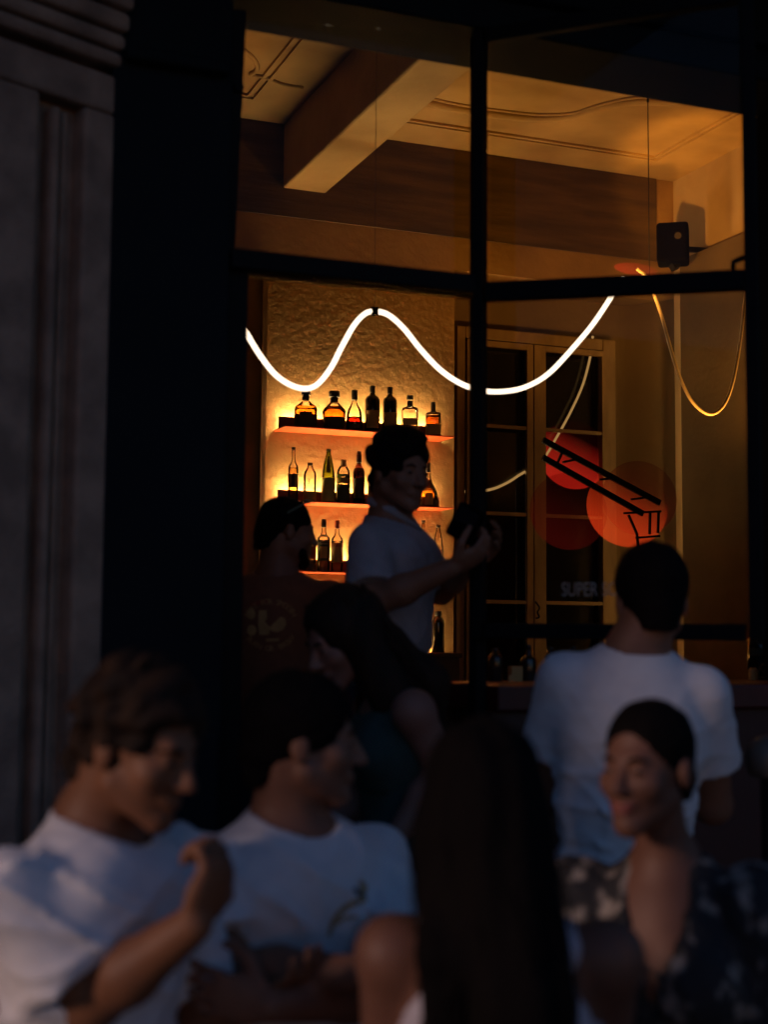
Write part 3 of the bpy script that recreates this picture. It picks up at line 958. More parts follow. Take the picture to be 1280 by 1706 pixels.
def cone(a, b, ra, rb, k=.02, op='u', end=None, start=None):
    """tapered round limb from a to b; end: unit direction of a flat cut at b"""
    a, b = np.array(a, float), np.array(b, float)
    ab = b - a
    L2 = float(np.dot(ab, ab)) + 1e-12

    def f(P):
        t = np.clip((P - a) @ ab / L2, 0, 1)
        d = np.linalg.norm(P - a - t[:, None] * ab, axis=1) - (ra + (rb - ra) * t)
        if end is not None:
            d = np.maximum(d, (P - b) @ end)
        if start is not None:
            d = np.maximum(d, (a - P) @ start)
        return d
    m = max(ra, rb)
    return f, np.minimum(a, b) - m, np.maximum(a, b) + m, k, op


def ell(c, r, A=None, k=.02, op='u'):
    """ellipsoid, centre c, radii r along the rows of A"""
    c, r = np.array(c, float), np.array(r, float)
    A = np.eye(3) if A is None else np.array(A, float)

    def f(P):
        q = (P - c) @ A.T
        k0 = np.linalg.norm(q / r, axis=1)
        k1 = np.linalg.norm(q / (r * r), axis=1) + 1e-9
        return k0 * (k0 - 1.0) / k1
    e = np.sqrt(((A * r[:, None]) ** 2).sum(0))
    return f, c - e, c + e, k, op


def half(p, n):
    """keep the side that n points away from"""
    p, n = np.array(p, float), unit(n)
    return (lambda P: (P - p) @ n), None, None, 0, 'i'


def sdf_eval(prims, P, margin):
    f = np.full(len(P), BIG)
    for fn, lo, hi, k, op in prims:
        if op == 'i':
            f = np.maximum(f, fn(P))
            continue
        mg = margin + k
        m = np.nonzero(((P > lo - mg) & (P < hi + mg)).all(1))[0]
        if len(m) == 0:
            continue
        d = fn(P[m])
        g = f[m]
        if op == 'u':
            if k > 0:
                h = np.clip(.5 + .5 * (g - d) / k, 0, 1)
                f[m] = g * (1 - h) + d * h - k * h * (1 - h)
            else:
                f[m] = np.minimum(g, d)
        else:
            if k > 0:
                h = np.clip(.5 - .5 * (g + d) / k, 0, 1)
                f[m] = g * (1 - h) - d * h + k * h * (1 - h)
            else:
                f[m] = np.maximum(g, -d)
    return f


def surfnet(Fv, org, h):
    S = Fv < 0
    c = np.zeros(tuple(n - 1 for n in Fv.shape), np.int8)
    offs = [(i, j, k) for i in (0, 1) for j in (0, 1) for k in (0, 1)]
    sl = lambda o: tuple(slice(o[a], Fv.shape[a] - 1 + o[a]) for a in range(3))
    for o in offs:
        c += S[sl(o)]
    I = np.nonzero((c > 0) & (c < 8))
    n = len(I[0])
    idx = np.full(c.shape, -1, np.int64)
    idx[I] = np.arange(n)
    base = np.stack(I, 1)
    val = {o: Fv[I[0] + o[0], I[1] + o[1], I[2] + o[2]] for o in offs}
    acc, cnt = np.zeros((n, 3)), np.zeros(n)
    for a in offs:
        for ax in range(3):
            if a[ax] == 0:
                b = tuple(1 if q == ax else a[q] for q in range(3))
                fa, fb = val[a], val[b]
                m = (fa < 0) != (fb < 0)
                t = fa[m] / (fa[m] - fb[m])
                p = np.tile(np.array(a, float), (len(t), 1))
                p[:, ax] += t
                acc[m] += p
                cnt[m] += 1
    V = (base + acc / cnt[:, None]) * h + org
    quads = []
    for ax in range(3):
        u, v = (ax + 1) % 3, (ax + 2) % 3
        s0 = [slice(None)] * 3
        s1 = [slice(None)] * 3
        s0[ax], s1[ax] = slice(0, -1), slice(1, None)
        A, B = S[tuple(s0)], S[tuple(s1)]
        E = np.stack(np.nonzero(A != B), 1)
        m = (E[:, u] > 0) & (E[:, v] > 0) & (E[:, u] < Fv.shape[u] - 1) & (E[:, v] < Fv.shape[v] - 1)
        E = E[m]
        inside = A[tuple(E.T)]

        def cell(du, dv):
            q = E.copy()
            q[:, u] += du
            q[:, v] += dv
            return idx[tuple(q.T)]
        Q = np.stack([cell(-1, -1), cell(0, -1), cell(0, 0), cell(-1, 0)], 1)
        Q[~inside] = Q[~inside][:, ::-1]
        quads.append(Q)
    Q = np.concatenate(quads)
    return V, Q[(Q >= 0).all(1)]


def sdf_mesh(prims, h, name, m, parent=None, base=None, disp=None, clip=None):
    lo = np.min([p[1] for p in prims if p[4] == 'u'], axis=0) - .03
    hi = np.max([p[2] for p in prims if p[4] == 'u'], axis=0) + .03
    if clip is not None:
        lo, hi = np.maximum(lo, clip[0]), np.minimum(hi, clip[1])
    R = 4
    H = h * R
    n = np.ceil((hi - lo) / H).astype(int) + 1
    g = np.stack(np.meshgrid(*[np.arange(q) for q in n], indexing='ij'), -1).reshape(-1, 3)
    # coarse cell centres
    P = lo + (g + .5) * H
    thr = H * 1.15 + .012
    fc = sdf_eval(prims, P, thr * 1.5)
    N = n * R + 1
    Fv = np.repeat(np.repeat(np.repeat(np.where(fc < 0, -BIG, BIG).reshape(n), R, 0), R, 1), R, 2)
    Fv = np.pad(Fv, ((0, 1),) * 3, mode='edge').astype(np.float64)
    near = (np.abs(fc) < thr).reshape(n)
    nm = np.repeat(np.repeat(np.repeat(near, R, 0), R, 1), R, 2)
    nm = np.pad(nm, ((0, 1),) * 3, mode='edge')
    J = np.stack(np.nonzero(nm), 1)
    PP = lo + J * h
    fv = sdf_eval(prims, PP, .03)
    if disp is not None:
        fv = fv + disp(PP)
    Fv[tuple(J.T)] = fv
    V, Q = surfnet(Fv, lo, h)
    b = wpos(parent) if parent is not None else (np.zeros(3) if base is None else np.array(base, float))
    me = bpy.data.meshes.new(name)
    me.vertices.add(len(V))
    me.vertices.foreach_set('co', (V - b).astype(np.float32).ravel())
    me.loops.add(Q.size)
    me.loops.foreach_set('vertex_index', Q.astype(np.int32).ravel())
    me.polygons.add(len(Q))
    me.polygons.foreach_set('loop_start', np.arange(0, Q.size, 4, dtype=np.int32))
    me.polygons.foreach_set('use_smooth', np.ones(len(Q), bool))
    me.update(calc_edges=True)
    me.validate()
    return link(name, me, m, parent, base)


def basis(fwd, up=(0, 0, 1)):
    y = unit(fwd)
    x = unit(np.cross(y, np.array(up, float)))
    return np.array((x, y, np.cross(x, y)))          # rows: right, forward, up


def folds(seed, amp, scale=1.0, dirs=3, gate=None):
    rg = np.random.RandomState(seed)
    D = [(unit(rg.randn(3)), rg.uniform(40, 75) / scale, unit(rg.randn(3)), rg.uniform(12, 22) / scale, rg.uniform(0, 6.28)) for _ in range(dirs)]

    def f(P):
        out = np.zeros(len(P))
        for a, fa, b, fb, ph in D:
            w_ = np.sin(P @ a * fa * .55 + 2.2 * np.sin(P @ b * fb + ph) + ph)
            out -= (1 - np.abs(w_)) ** 3 - .25
        out *= amp / dirs
        return out * gate(P) if gate is not None else out
    return f


def head_prims(c, B, s=1.0, fem=False, chin=0.0):
    T = lambda x, y, z: np.array(c) + (np.array((x, y, z)) * s) @ B
    e = lambda p, r, k=.012, op='u': ell(T(*p), np.array(r) * s, B, k, op)
    cn = lambda a, b, ra, rb, k=.01, op='u': cone(T(*a), T(*b), ra * s, rb * s, k, op)
    jw = .047 if fem else .054
    P = [e((0, -.012, .038), (.074, .095, .084)),
         e((0, .030, -.025), (.060, .066, .082), .02),
         cn((jw, .004, -.055), (.012, .070, -.100), .020, .018, .02),
         cn((-jw, .004, -.055), (-.012, .070, -.100), .020, .018, .02),
         e((0, .074, -.100), (.020, .018, .018), .015),
         cn((-.027, .080, .019), (.027, .080, .019), .0135, .0135, .016),
         e((.040, .062, -.026), (.024, .022, .024), .015), e((-.040, .062, -.026), (.024, .022, .024), .015),
         e((.031, .098, .000), (.017, .013, .012), .012, 's'), e((-.031, .098, .000), (.017, .013, .012), .012, 's'),
         e((.031, .080, -.001), (.0125, .0125, .0115), .003), e((-.031, .080, -.001), (.0125, .0125, .0115), .003),
         cn((0, .090, .012), (0, .114, -.032), .008, .0125, .010),
         e((.012, .102, -.036), (.008, .010, .007), .006), e((-.012, .102, -.036), (.008, .010, .007), .006),
         cn((-.019, .084, -.064), (.019, .084, -.064), .008, .008, .006),
         e((0, .094, -.061), (.020, .007, .006), .004), e((0, .092, -.072), (.017, .008, .007), .004),
         e((.076, -.010, -.008), (.009, .019, .031), .006), e((-.076, -.010, -.008), (.009, .019, .031), .006)]
    return P, T


def neck_prims(T, N, r=.056):
    return [cone(T(0, -.030, -.03), N + (0, 0, -.02), r * .97, r * 1.08, .03)]


def hand_prims(Wp, dv, nv, s=1.0, curl=.5, side=1, spread=.1, thumb=.5):
    """dv: along the fingers, nv: palm normal (fingers curl towards it), side: +1 puts the thumb at across = dv x nv"""
    dv = unit(dv)
    nv = unit(np.array(nv) - dv * np.dot(nv, dv))
    ac = np.cross(dv, nv) * side
    B = np.array((ac, dv, nv))
    out = [ell(Wp + dv * .048 * s, (.041 * s, .054 * s, .018 * s), B, .012)]
    for i, (of, ln_) in enumerate(((.030, .92), (.010, 1.0), (-.010, .95), (-.029, .74))):
        p = Wp + (dv * (.088 - .004 * abs(i - 1)) + ac * of) * s
        d = unit(dv + ac * of * spread * 10)
        ang = 0
        for j, (sl, r) in enumerate(((.044, .0090), (.027, .0082), (.021, .0074))):
            ang += curl * (.7, 1.1, .8)[j]
            q = p + (d * math.cos(ang) + nv * math.sin(ang)) * sl * ln_ * s
            out.append(cone(p, q, r * s, r * .94 * s, .004))
            p = q
    p = Wp + (dv * .024 + ac * .030) * s
    for sl, r, a_, b_, c_ in ((.044, .0125, .55, .65, .25), (.030, .0100, .80, .25, .25 + thumb * .4), (.024, .0088, .85, -.05, .3 + thumb * .6)):
        q = p + unit(dv * a_ + ac * b_ + nv * c_) * sl * s
        out.append(cone(p, q, r * s, r * .92 * s, .005))
        p = q
    return out


SKIN = mat('tanned_skin', (.22, .095, .046), .55, (.19, .08, .038), 18, .08, 120, spec=.35)
SKIN2 = mat('deep_tanned_skin', (.26, .12, .07), .55, (.22, .10, .058), 18, .08, 120, spec=.35)
SKIN3 = mat('fair_skin', (.17, .078, .048), .55, (.145, .065, .04), 18, .06, 120, spec=.35)
HAIRD = mat('near_black_hair', (.005, .0035, .003), .8, (.003, .002, .002), 30, .6, 160, stretch=(1, 1, .2), spec=.09)
HAIRB = mat('dark_brown_hair', (.028, .013, .006), .7, (.012, .007, .004), 30, .6, 160, stretch=(1, 1, .2), spec=.2)
LIPSM = mat('lips', (.30, .09, .07), .45, None, 30)
EYEM = mat('dark_eye', (.02, .012, .01), .2, None, 30)
COTTON = mat('white_cotton', (.78, .77, .77), .85, (.72, .71, .72), 30, .25, 420, bdist=.002, sheen=.2)
POLO = mat('grey_pique', (.33, .31, .33), .85, (.29, .275, .29), 30, .25, 420, bdist=.002)
BROWNC = mat('brown_cotton', (.22, .090, .045), .9, (.19, .077, .038), 30, .25, 420, bdist=.002)
GREENC = mat('bottle_green_cotton', (.022, .055, .048), .85, (.018, .046, .040), 30, .25, 420, bdist=.002)
GREYTOP = mat('pale_grey_silk', (.50, .47, .52), .55, (.44, .41, .46), 16, .2, 60)
DENIM = mat('dark_denim', (.02, .025, .045), .85, (.015, .018, .03), 40, .2, 300)
SHOEM = mat('dark_leather', (.02, .016, .014), .45, None, 20)
PRINT = mat('leaf_print_fabric', (.30, .26, .22), .8, (.014, .014, .016), 30, .2, 300, detail=3.0, contrast=(.52, .66), stretch=(1, 1, .7))


def man_body(N, P, fwd, sh=.19, s=1.0, fem=False, drop=.112, lean=None):
    """frame of the trunk: neck base N, pelvis centre P; returns dict of joints"""
    up = unit(N - P)
    Bt = basis(fwd, up)
    x, y = Bt[0], Bt[1]
    J = dict(N=np.array(N, float), P=np.array(P, float), x=x, y=y, up=up, B=Bt, s=s, fem=fem)
    J['SR'] = N + x * sh * s - up * drop * s
    J['SL'] = N - x * sh * s - up * drop * s
    J['HR'] = P + x * .085 * s - up * .04 * s
    J['HL'] = P - x * .085 * s - up * .04 * s
    return J


def trunk(J, inf=0.0, k=.035, low=True):
    N, P, B, s, fem = J['N'], J['P'], J['B'], J['s'], J['fem']
    y = J['y']
    L = P - N
    cw, cd = ((.138, .098) if fem else (.158, .112))
    ww, wd = ((.112, .088) if fem else (.142, .104))
    pw, pd = ((.152, .110) if fem else (.150, .112))
    h = np.linalg.norm(L)
    o = [ell(N + L * .36, np.array((cw * s + inf, cd * s + inf, .36 * h)), B, k),
         ell(N + L * .66, np.array((ww * s + inf, wd * s + inf, .30 * h)), B, k),
         cone(N + L * .10 - y * .012, J['SR'] + L * .015, .036 * s + inf * .7, .040 * s + inf * .7, k * .8),
         cone(N + L * .10 - y * .012, J['SL'] + L * .015, .036 * s + inf * .7, .040 * s + inf * .7, k * .8),
         cone(N + L * .02 - y * .02, N + L * .3, .052 * s + inf * .6, .09 * s + inf, k)]
    if fem:
        for q in (1, -1):
            o.append(ell(N + L * .40 + y * .075 * s + J['x'] * q * .068 * s, (.062 * s + inf, .055 * s + inf, .065 * s + inf), B, .04))
    else:
        for q in (1, -1):
            o.append(ell(N + L * .27 + y * .060 * s + J['x'] * q * .07 * s, (.085 * s + inf, .055 * s + inf, .07 * s + inf), B, .05))
    if low:
        o.append(ell(P, np.array((pw * s + inf, pd * s + inf, .13)), B, k))
    return o


def arm(S, E, Wp, s=1.0, k=.02, thin=1.0):
    m = (E * .62 + Wp * .38)
    return [cone(S, E, .053 * s * thin, .041 * s * thin, k), ell(S, (.054 * s * thin,) * 3, None, k),
            cone(E, m, .041 * s * thin, .043 * s * thin, k), cone(m, Wp, .043 * s * thin, .0275 * s * thin, k)]


def legs(J, gz, s=1.0, inf=0.0, feet=True):
    o = []
    for sgn, hp in ((1, J['HR']), (-1, J['HL'])):
        fx_ = np.array((hp[0], hp[1], 0)) + J['x'] * sgn * .02
        fx_[2] = 0
        an = fx_ + ZX * (gz + .085)
        an[:2] += (np.array(J['P']) - hp)[:2] * .0
        kn = hp * .52 + an * .48 + J['y'] * .015
        o += [cone(hp, kn, .082 * s + inf, .054 * s + inf, .03), cone(kn, an, .056 * s + inf, .038 * s + inf * 1.6, .02)]
        if feet:
            fy = unit(J['y'] * (1, 1, 0))
            hl = an + ZX * (-.05) - fy * .03
            o += [cone(hl, an + fy * .14 - ZX * .055, .032 * s, .027 * s, .02)]
    return o


def shoes(J, gz, parent, s=1.0):
    for sgn, hp in ((1, J['HR']), (-1, J['HL'])):
        an = np.array((hp[0], hp[1], gz + .085)) + J['x'] * sgn * .02
        fy = unit(J['y'] * (1, 1, 0))
        o = [cone(an - ZX * .045 - fy * .035, an + fy * .16 - ZX * .050, .042, .036, .02), cone(an, an - ZX * .04, .045, .045, .02),
             half((0, 0, gz + .002), (0, 0, -1))]
        sdf_mesh(o, .012, 'shoe', SHOEM, parent)


def sleeve(S, E, frac, r0_, r1_, x, k=.03):
    """short sleeve: closed outside, hollow at its hem"""
    b = S + (E - S) * frac
    d = unit(E - S)
    return [cone(S - d * .01, b, r0_, r1_, k, 'u', d)], [cone(b - d * .010, b + d * .012, r1_ - .008, r1_ - .006, .0, 's', d, d)]


def shirt(J, ER, EL, name, m, parent, h=.008, inf=.016, hem=.06, frac=.62, seed=1, amp=.012, sl=(.058, .072), neck=.078, nfwd=.02, extra=(), gate=None, vneck=None, slv=True):
    o = trunk(J, inf)
    cuts = []
    if slv:
        for S, E in ((J['SR'], ER), (J['SL'], EL)):
            a_, c_ = sleeve(S, E, frac, sl[0], sl[1], J['x'])
            o += a_
    o += list(extra)
    o += cuts
    N = J['N']
    o.append(cone(N - J['up'] * .03 + J['y'] * nfwd, N + J['up'] * .12 + J['y'] * (nfwd - .05), neck, neck + .02, .01, 's'))
    if vneck:
        o.append(vneck)
    hp = J['P'] - J['up'] * hem
    o.append(half(hp, -J['up']))
    return sdf_mesh(o, h, name, m, parent, disp=folds(seed, amp, gate=lambda Q: (gate(Q) if gate is not None else 1.0) * np.clip((np.linalg.norm(Q - N, axis=1) - .085) / .10, .0, 1.0)))


def short_hair(T, B, s, m, parent, seed=3, amp=.008, thick=.014, h=.006, back=-.085, slope=.38, front=.075, top=.0, freq=1.0, fz=-.045):
    o = [ell(T(0, -.014, .040 + top), np.array((.074 + thick, .095 + thick, .084 + thick)) * s, B, .02),
         cone(T(0, -.07, -.03), T(0, -.075, -.06), .055 * s, .045 * s, .03),
         ell(T(0, front + .055, fz), np.array((.085, .080, .098)) * s, B, .015, 's'),
         ell(T(.090, .004, -.030), np.array((.022, .030, .045)) * s, B, .006, 's'),
         ell(T(-.090, .004, -.030), np.array((.022, .030, .045)) * s, B, .006, 's')]
    nrm = unit(np.array((0, slope, -1.0)) @ B)
    o.append(half(T(0, 0, back + .095 * slope), nrm))
    rg = np.random.RandomState(seed)
    Dv = [(unit(rg.randn(3)), rg.uniform(90, 190) * freq, rg.uniform(0, 6)) for _ in range(7)]

    def dsp(P):
        q = np.zeros(len(P))
        for a, f, ph in Dv:
            q += np.sin(P @ a * f + ph + 1.5 * np.sin(P @ np.roll(a, 1) * f * .4))
        return q * amp / 4
    return sdf_mesh(o, h, 'hair', m, parent, disp=dsp)


def strands(paths, name, m, parent, r=.003):
    mb = MB()
    for p in paths:
        n = len(p)
        mb.tube(p, [r * (.7 + .6 * rg.random()) * (1.0 - .75 * (i / (n - 1)) ** 2) for i in range(n)], 4, caps=False)
    return mb.build(name, m, parent)


def face_extras(T, B, parent, s=1.0, lips=False, brow=HAIRD, smile=False):
    for q in (1, -1):
        MB().tube([T(q * .014, .0925, .019), T(q * .032, .0925, .0245), T(q * .044, .083, .020)], [.0035, .004, .002], 6).build('eyebrow', brow, parent)
        sdf_mesh([ell(T(q * .031, .0875, -.0005), np.array((.0098, .0062, .0052)) * s, B, 0)], .003, 'eye', EYEM, parent)
    if lips:
        c = .006 if smile else .0
        MB().tube([T(-.027, .083, -.063 + c), T(-.012, .0985, -.0605), T(0, .1000, -.0625), T(.012, .0985, -.0605), T(.027, .083, -.063 + c)], [.002, .0045, .004, .0045, .002], 6).build('lips', LIPSM, parent)
        MB().tube([T(-.024, .083, -.066 + c), T(-.010, .096, -.073), T(.010, .096, -.073), T(.024, .083, -.066 + c)], [.002, .0055, .0055, .002], 6).build('lips', LIPSM, parent)


def ground_base(P, gz):
    return np.array((P[0], P[1], gz))


# ---------------------------------------------------------------- A: man in white T-shirt, far left, arm raised
def person(label, J, gz, skin, prims, h):
    o = sdf_mesh(prims, h, 'person', skin, base=ground_base(J['P'], gz))
    return tag(o, label, 'person', 'people at the bar')


fA = vdir(.86, -.50)
N = at(172, 1346, 2.24)
J = man_body(N, N - ZX * .53 - RX * .03, fA, .185)
Hf = vdir(.86, -.42, -.26)
HB = basis(Hf)
hp_, T = head_prims(at(230, 1243, 2.20), HB, .95)
SR, SL = J['SR'], J['SL']
ER = at(150, 1668, 2.10)
WR = at(322, 1540, 2.03)
EL = SL - ZX * .27 + fA * .06
WL = at(392, 1665, 2.30)
pr = trunk(J) + neck_prims(T, N - RX * .012) + hp_ + arm(SR, ER, WR, 1.02) + arm(SL, EL, WL) + legs(J, 0)
pr += hand_prims(WR, vdir(.38, .12, .92), vdir(-.75, .5, .1), 1.0, 1.25, -1, 0, .8)
pr += hand_prims(WL, vdir(.8, -.3, .25), vdir(.1, .2, 1), 1.0, .45, -1)
A = person('man in white t-shirt with brown curls at the far left, raising a loose fist', J, 0, SKIN, pr, .006)
shirt(J, ER, EL, 't_shirt', COTTON, A, .007, .018, .05, .74, 5, .023, (0.062, .080), .070, .014)
short_hair(T, HB, .95, HAIRB, A, 4, .014, .015, .005, -.082, .42, .074, .010, .8, -.018)
face_extras(T, HB, A, .95)
sdf_mesh(legs(J, 0, 1, .012, False) + [ell(J['P'], (.165, .13, .12), J['B'], .03)], .012, 'trousers', DENIM, A)
shoes(J, 0, A)

# ---------------------------------------------------------------- B: man in white printed T-shirt, arms folded
fB = vdir(.55, -.83)
N = at(484, 1338, 2.62)
J = man_body(N, N - ZX * .53 - DX * .02, fB, .19)
Hf = vdir(.97, .10, -.02)
HB = basis(Hf)
hp_, T = head_prims(at(506, 1236, 2.60), HB, .95)
SR, SL = J['SR'], J['SL']
ER = at(385, 1622, 2.42)
WR = at(600, 1622, 2.26)
EL = at(650, 1650, 2.44)
WL = at(452, 1675, 2.24)
pr = trunk(J) + neck_prims(T, N, .06) + hp_ + arm(SR, ER, WR) + arm(SL, EL, WL) + legs(J, 0)
pr += hand_prims(WR, vdir(.95, .05, .12), vdir(.1, 1, 0), 1.0, .35, 1)
pr += hand_prims(WL, vdir(-.9, .1, .15), vdir(.1, 1, 0), 1.0, .45, -1)
Bm = person('dark haired man in white printed t-shirt with folded arms, looking right', J, 0, SKIN2, pr, .006)
bsh = shirt(J, ER, EL, 't_shirt', COTTON, Bm, .007, .018, .05, .66, 12, .019, (0.060, .078), .074, .02)
short_hair(T, HB, .95, HAIRD, Bm, 9, .003, .013, .005, -.088, .42, .070, .004, 1.0, -.030)
face_extras(T, HB, Bm, .95)
sdf_mesh(legs(J, 0, 1, .012, False) + [ell(J['P'], (.165, .13, .12), J['B'], .03)], .012, 'trousers', DENIM, Bm)
shoes(J, 0, Bm)

from mathutils.bvhtree import BVHTree


def decal(ob, pts, faces, dvec, name, m, parent, lift=.003):
    """lay a flat print (world points) onto the cloth of ob along dvec"""
    b = wpos(ob)
    bt = BVHTree.FromPolygons([v.co[:] for v in ob.data.vertices], [p.vertices[:] for p in ob.data.polygons])
    d = Vector(dvec).normalized()
    out = []
    for p in pts:
        q = Vector(tuple(np.array(p) - b)) - d * .6
        hit = bt.ray_cast(q, d, 1.5)
        out.append(np.array(hit[0] - d * lift) + b if hit[0] is not None else np.array(p))
    return MB().add(out, faces, True).build(name, m, parent)


def ribbon(path, wdt, nrm):
    P = smooth(path, 6)
    vs, fs = [], []
    for i, p in enumerate(P):
        t = unit(P[min(i + 1, len(P) - 1)] - P[max(i - 1, 0)])
        a = unit(np.cross(t, nrm)) * wdt * (.5 + .5 * math.sin(math.pi * (i + .5) / len(P)))
        vs += [p - a, p + a]
    for i in range(len(P) - 1):
        fs.append((2 * i, 2 * i + 1, 2 * i + 3, 2 * i + 2))
    return vs, fs


OCHRE = mat('ochre_print', (.50, .33, .15), .8, (.40, .26, .11), 30)
DKPR = mat('dark_print', (.06, .05, .06), .8, None, 30)
for path, wd_, m_ in ((((548, 1560), (556, 1535), (572, 1515), (592, 1503), (606, 1500)), .005, OCHRE),
                      (((600, 1466), (608, 1478), (603, 1492), (612, 1500)), .006, OCHRE),
                      (((590, 1478), (600, 1488), (610, 1490)), .004, DKPR),
                      (((560, 1540), (575, 1530), (596, 1528)), .003, OCHRE)):
    v_, f_ = ribbon([at(x, y, 2.45) for x, y in path], wd_, DX)
    decal(bsh, v_, f_, unit(at(580, 1510, 2.45) - CAM), 'print', m_, Bm)

# ---------------------------------------------------------------- C: woman with very long dark hair, back to us
fC = vdir(.05, 1)
N = at(832, 1490, 1.98)
J = man_body(N, N - ZX * .48, fC, .150, .98, True, .085)
Hf = vdir(.08, 1, .05)
HB = basis(Hf)
hp_, T = head_prims(at(806, 1352, 2.00), HB, .90, True)
SR, SL = J['SR'], J['SL']
EL = at(650, 1800, 2.02)
WL = EL + DX * .16 + RX * .10 + ZX * .10
ER = at(1005, 1760, 2.06)
WR = ER + DX * .18 - RX * .06 + ZX * .08
pr = trunk(J) + neck_prims(T, N, .048) + hp_ + arm(SR, ER, WR, .92) + arm(SL, EL, WL, .92) + legs(J, 0)
pr += hand_prims(WR, vdir(-.2, .9, .2), vdir(-1, .2, 0), .9, .4, 1)
pr += hand_prims(WL, vdir(.2, .9, .2), vdir(1, .2, 0), .9, .4, -1)
Cw = person('woman with very long dark hair seen from behind, bare shoulders, pale top', J, 0, SKIN3, pr, .006)
o_ = trunk(J, .012)
nn = J['N']
o_.append(cone(nn - J['up'] * .0, nn + J['up'] * .1, .085, .12, .02, 's'))
for q in (1, -1):
    S_ = J['SR'] if q > 0 else J['SL']
    o_.append(ell(S_ + J['x'] * q * .012 - J['up'] * .01, (.062, .10, .075), J['B'], .015, 's'))
o_.append(half(J['P'] - J['up'] * .06, -J['up']))
sdf_mesh(o_, .008, 'top', GREYTOP, Cw, disp=folds(21, .016, 1.0))
sdf_mesh(legs(J, 0, 1, .012, False) + [ell(J['P'], (.168, .13, .13), J['B'], .03)], .012, 'trousers', DENIM, Cw)
shoes(J, 0, Cw)
# hair: a full cap that falls to the waist, then many separate locks
mx, my, mz = J['x'], J['y'], ZX
bk = T(0, -.06, .0)
hb = [ell(T(0, -.012, .045), np.array((.082, .103, .093)), HB, .03),
      cone(T(-.0, -.065, -.02), nn - my * .105 - mz * .12 + mx * .025, .072, .062, .05),
      cone(T(.045, -.05, -.05), nn - my * .105 - mz * .16 + mx * .030, .056, .052, .05),
      cone(T(-.045, -.045, -.05), nn - my * .100 - mz * .06 - mx * .075, .058, .034, .04),
      cone(nn - my * .100 - mz * .06 - mx * .075, nn - my * .105 - mz * .34 - mx * .088, .034, .016, .02),
      cone(nn - my * .095 - mz * .12 + mx * .022, nn - my * .115 - mz * .50 + mx * .022, .056, .034, .05),
      ell(T(0, .14, -.04), (.075, .10, .11), HB, .02, 's')]


def hd(P):
    a = P @ mx
    b = P @ my
    q = np.sin(a * 520 + 3 * np.sin(P[:, 2] * 9)) * .0012 + np.sin(a * 95 + b * 60 + 2.5 * np.sin(P[:, 2] * 6 + 1)) * .003
    return q


sdf_mesh(hb, .006, 'hair', HAIRD, Cw, disp=hd)
rg = random.Random(5)
paths = []
for i in range(560):
    a = rg.uniform(-1.9, 1.9)
    st = T(math.sin(a) * .070, -math.cos(a) * .086 - .012, .085 + rg.uniform(-.04, .03))
    wsd = math.sin(a) * (.108 + rg.uniform(-.025, .025)) + rg.uniform(-.012, .012)
    ln_ = rg.uniform(.46, .72) * (1 - .25 * abs(math.sin(a))) 
    outb = .125 + rg.uniform(-.02, .03)
    p1 = T(math.sin(a) * .100, -math.cos(a) * .117 - .012, -.03 + rg.uniform(-.03, .03))
    wsd = max(min(wsd, .088), -.105)
    p2 = nn + mx * wsd * .95 - my * (outb * max(math.cos(a), .25)) - mz * .06
    if wsd < -.035:
        wsd = -.080 + rg.uniform(-.016, .016)
    else:
        wsd = .022 + (wsd - .03) * .62
    p3 = nn + mx * (wsd * 1.0 + rg.uniform(-.015, .015)) - my * (outb * max(math.cos(a), .55) + .01) - mz * (.10 + ln_ * .35)
    p4 = nn + mx * (wsd * 1.0 + rg.uniform(-.022, .022)) - my * (outb * max(math.cos(a), .6) + .0) - mz * (.05 + ln_ * .8)
    paths.append(smooth([st, p1, p2, p3, p4], 4))
fly = []
for q_ in paths[::7]:
    o1, o2 = rg.uniform(-.03, .03), rg.uniform(-.045, .045)
    nq = len(q_)
    fly.append([pt + mx * (o1 * (i / nq) + o2 * (i / nq) ** 2) - my * (.012 + .02 * rg.random()) * (i / nq) for i, pt in enumerate(q_)])
strands(paths, 'hair_locks', HAIRD, Cw, .0026)
strands(fly, 'loose_strands', HAIRD, Cw, .0013)

# ---------------------------------------------------------------- D: smiling woman in dark patterned dress
fD = vdir(-.42, -.9)
N = at(1108, 1420, 2.40)
J = man_body(N, N - ZX * .50 + RX * .02, fD, .158, .98, True, .085)
Hf = vdir(-.66, -.75, -.02)
HB = basis(Hf)
hp_, T = head_prims(at(1080, 1278, 2.36), HB, .88, True)
SR, SL = J['SR'], J['SL']
ER = SR - ZX * .27 - RX * .03 + fD * .04
WR = ER + fD * .14 - ZX * .18
EL = SL - ZX * .27 + RX * .06
WL = EL + fD * .15 - ZX * .18
pr = trunk(J) + neck_prims(T, N, .041) + hp_ + arm(SR, ER, WR, .9) + arm(SL, EL, WL, .9) + legs(J, 0)
pr += hand_prims(WR, vdir(-.3, -.3, -.9), vdir(.9, .2, 0), .9, .4, 1) + hand_prims(WL, vdir(-.2, -.3, -.9), vdir(-.9, .2, 0), .9, .4, -1)
D = person('smiling woman with hair drawn back, dark leaf print dress with deep v neck', J, 0, SKIN3, pr, .005)
x, y, up = J['x'], J['y'], J['up']
o_ = trunk(J, .014)
for S, E in ((J['SR'], ER), (J['SL'], EL)):
    d = unit(E - S)
    o_ += [ell(S + d * .02, (.078, .078, .070), None, .03), cone(S, S + (E - S) * .8, .072, .085, .03), cone(S + (E - S) * .8, E + d * .03, .085, .055, .02)]
vt = N - up * .235 + y * .12
for q in (1, -1):
    o_.append(cone(N + up * .06 + x * q * .040 + y * .05, vt, .045, .006, .012, 's'))
o_.append(cone(N + up * .10 + y * .06, N - up * .13 + y * .12, .060, .03, .015, 's'))
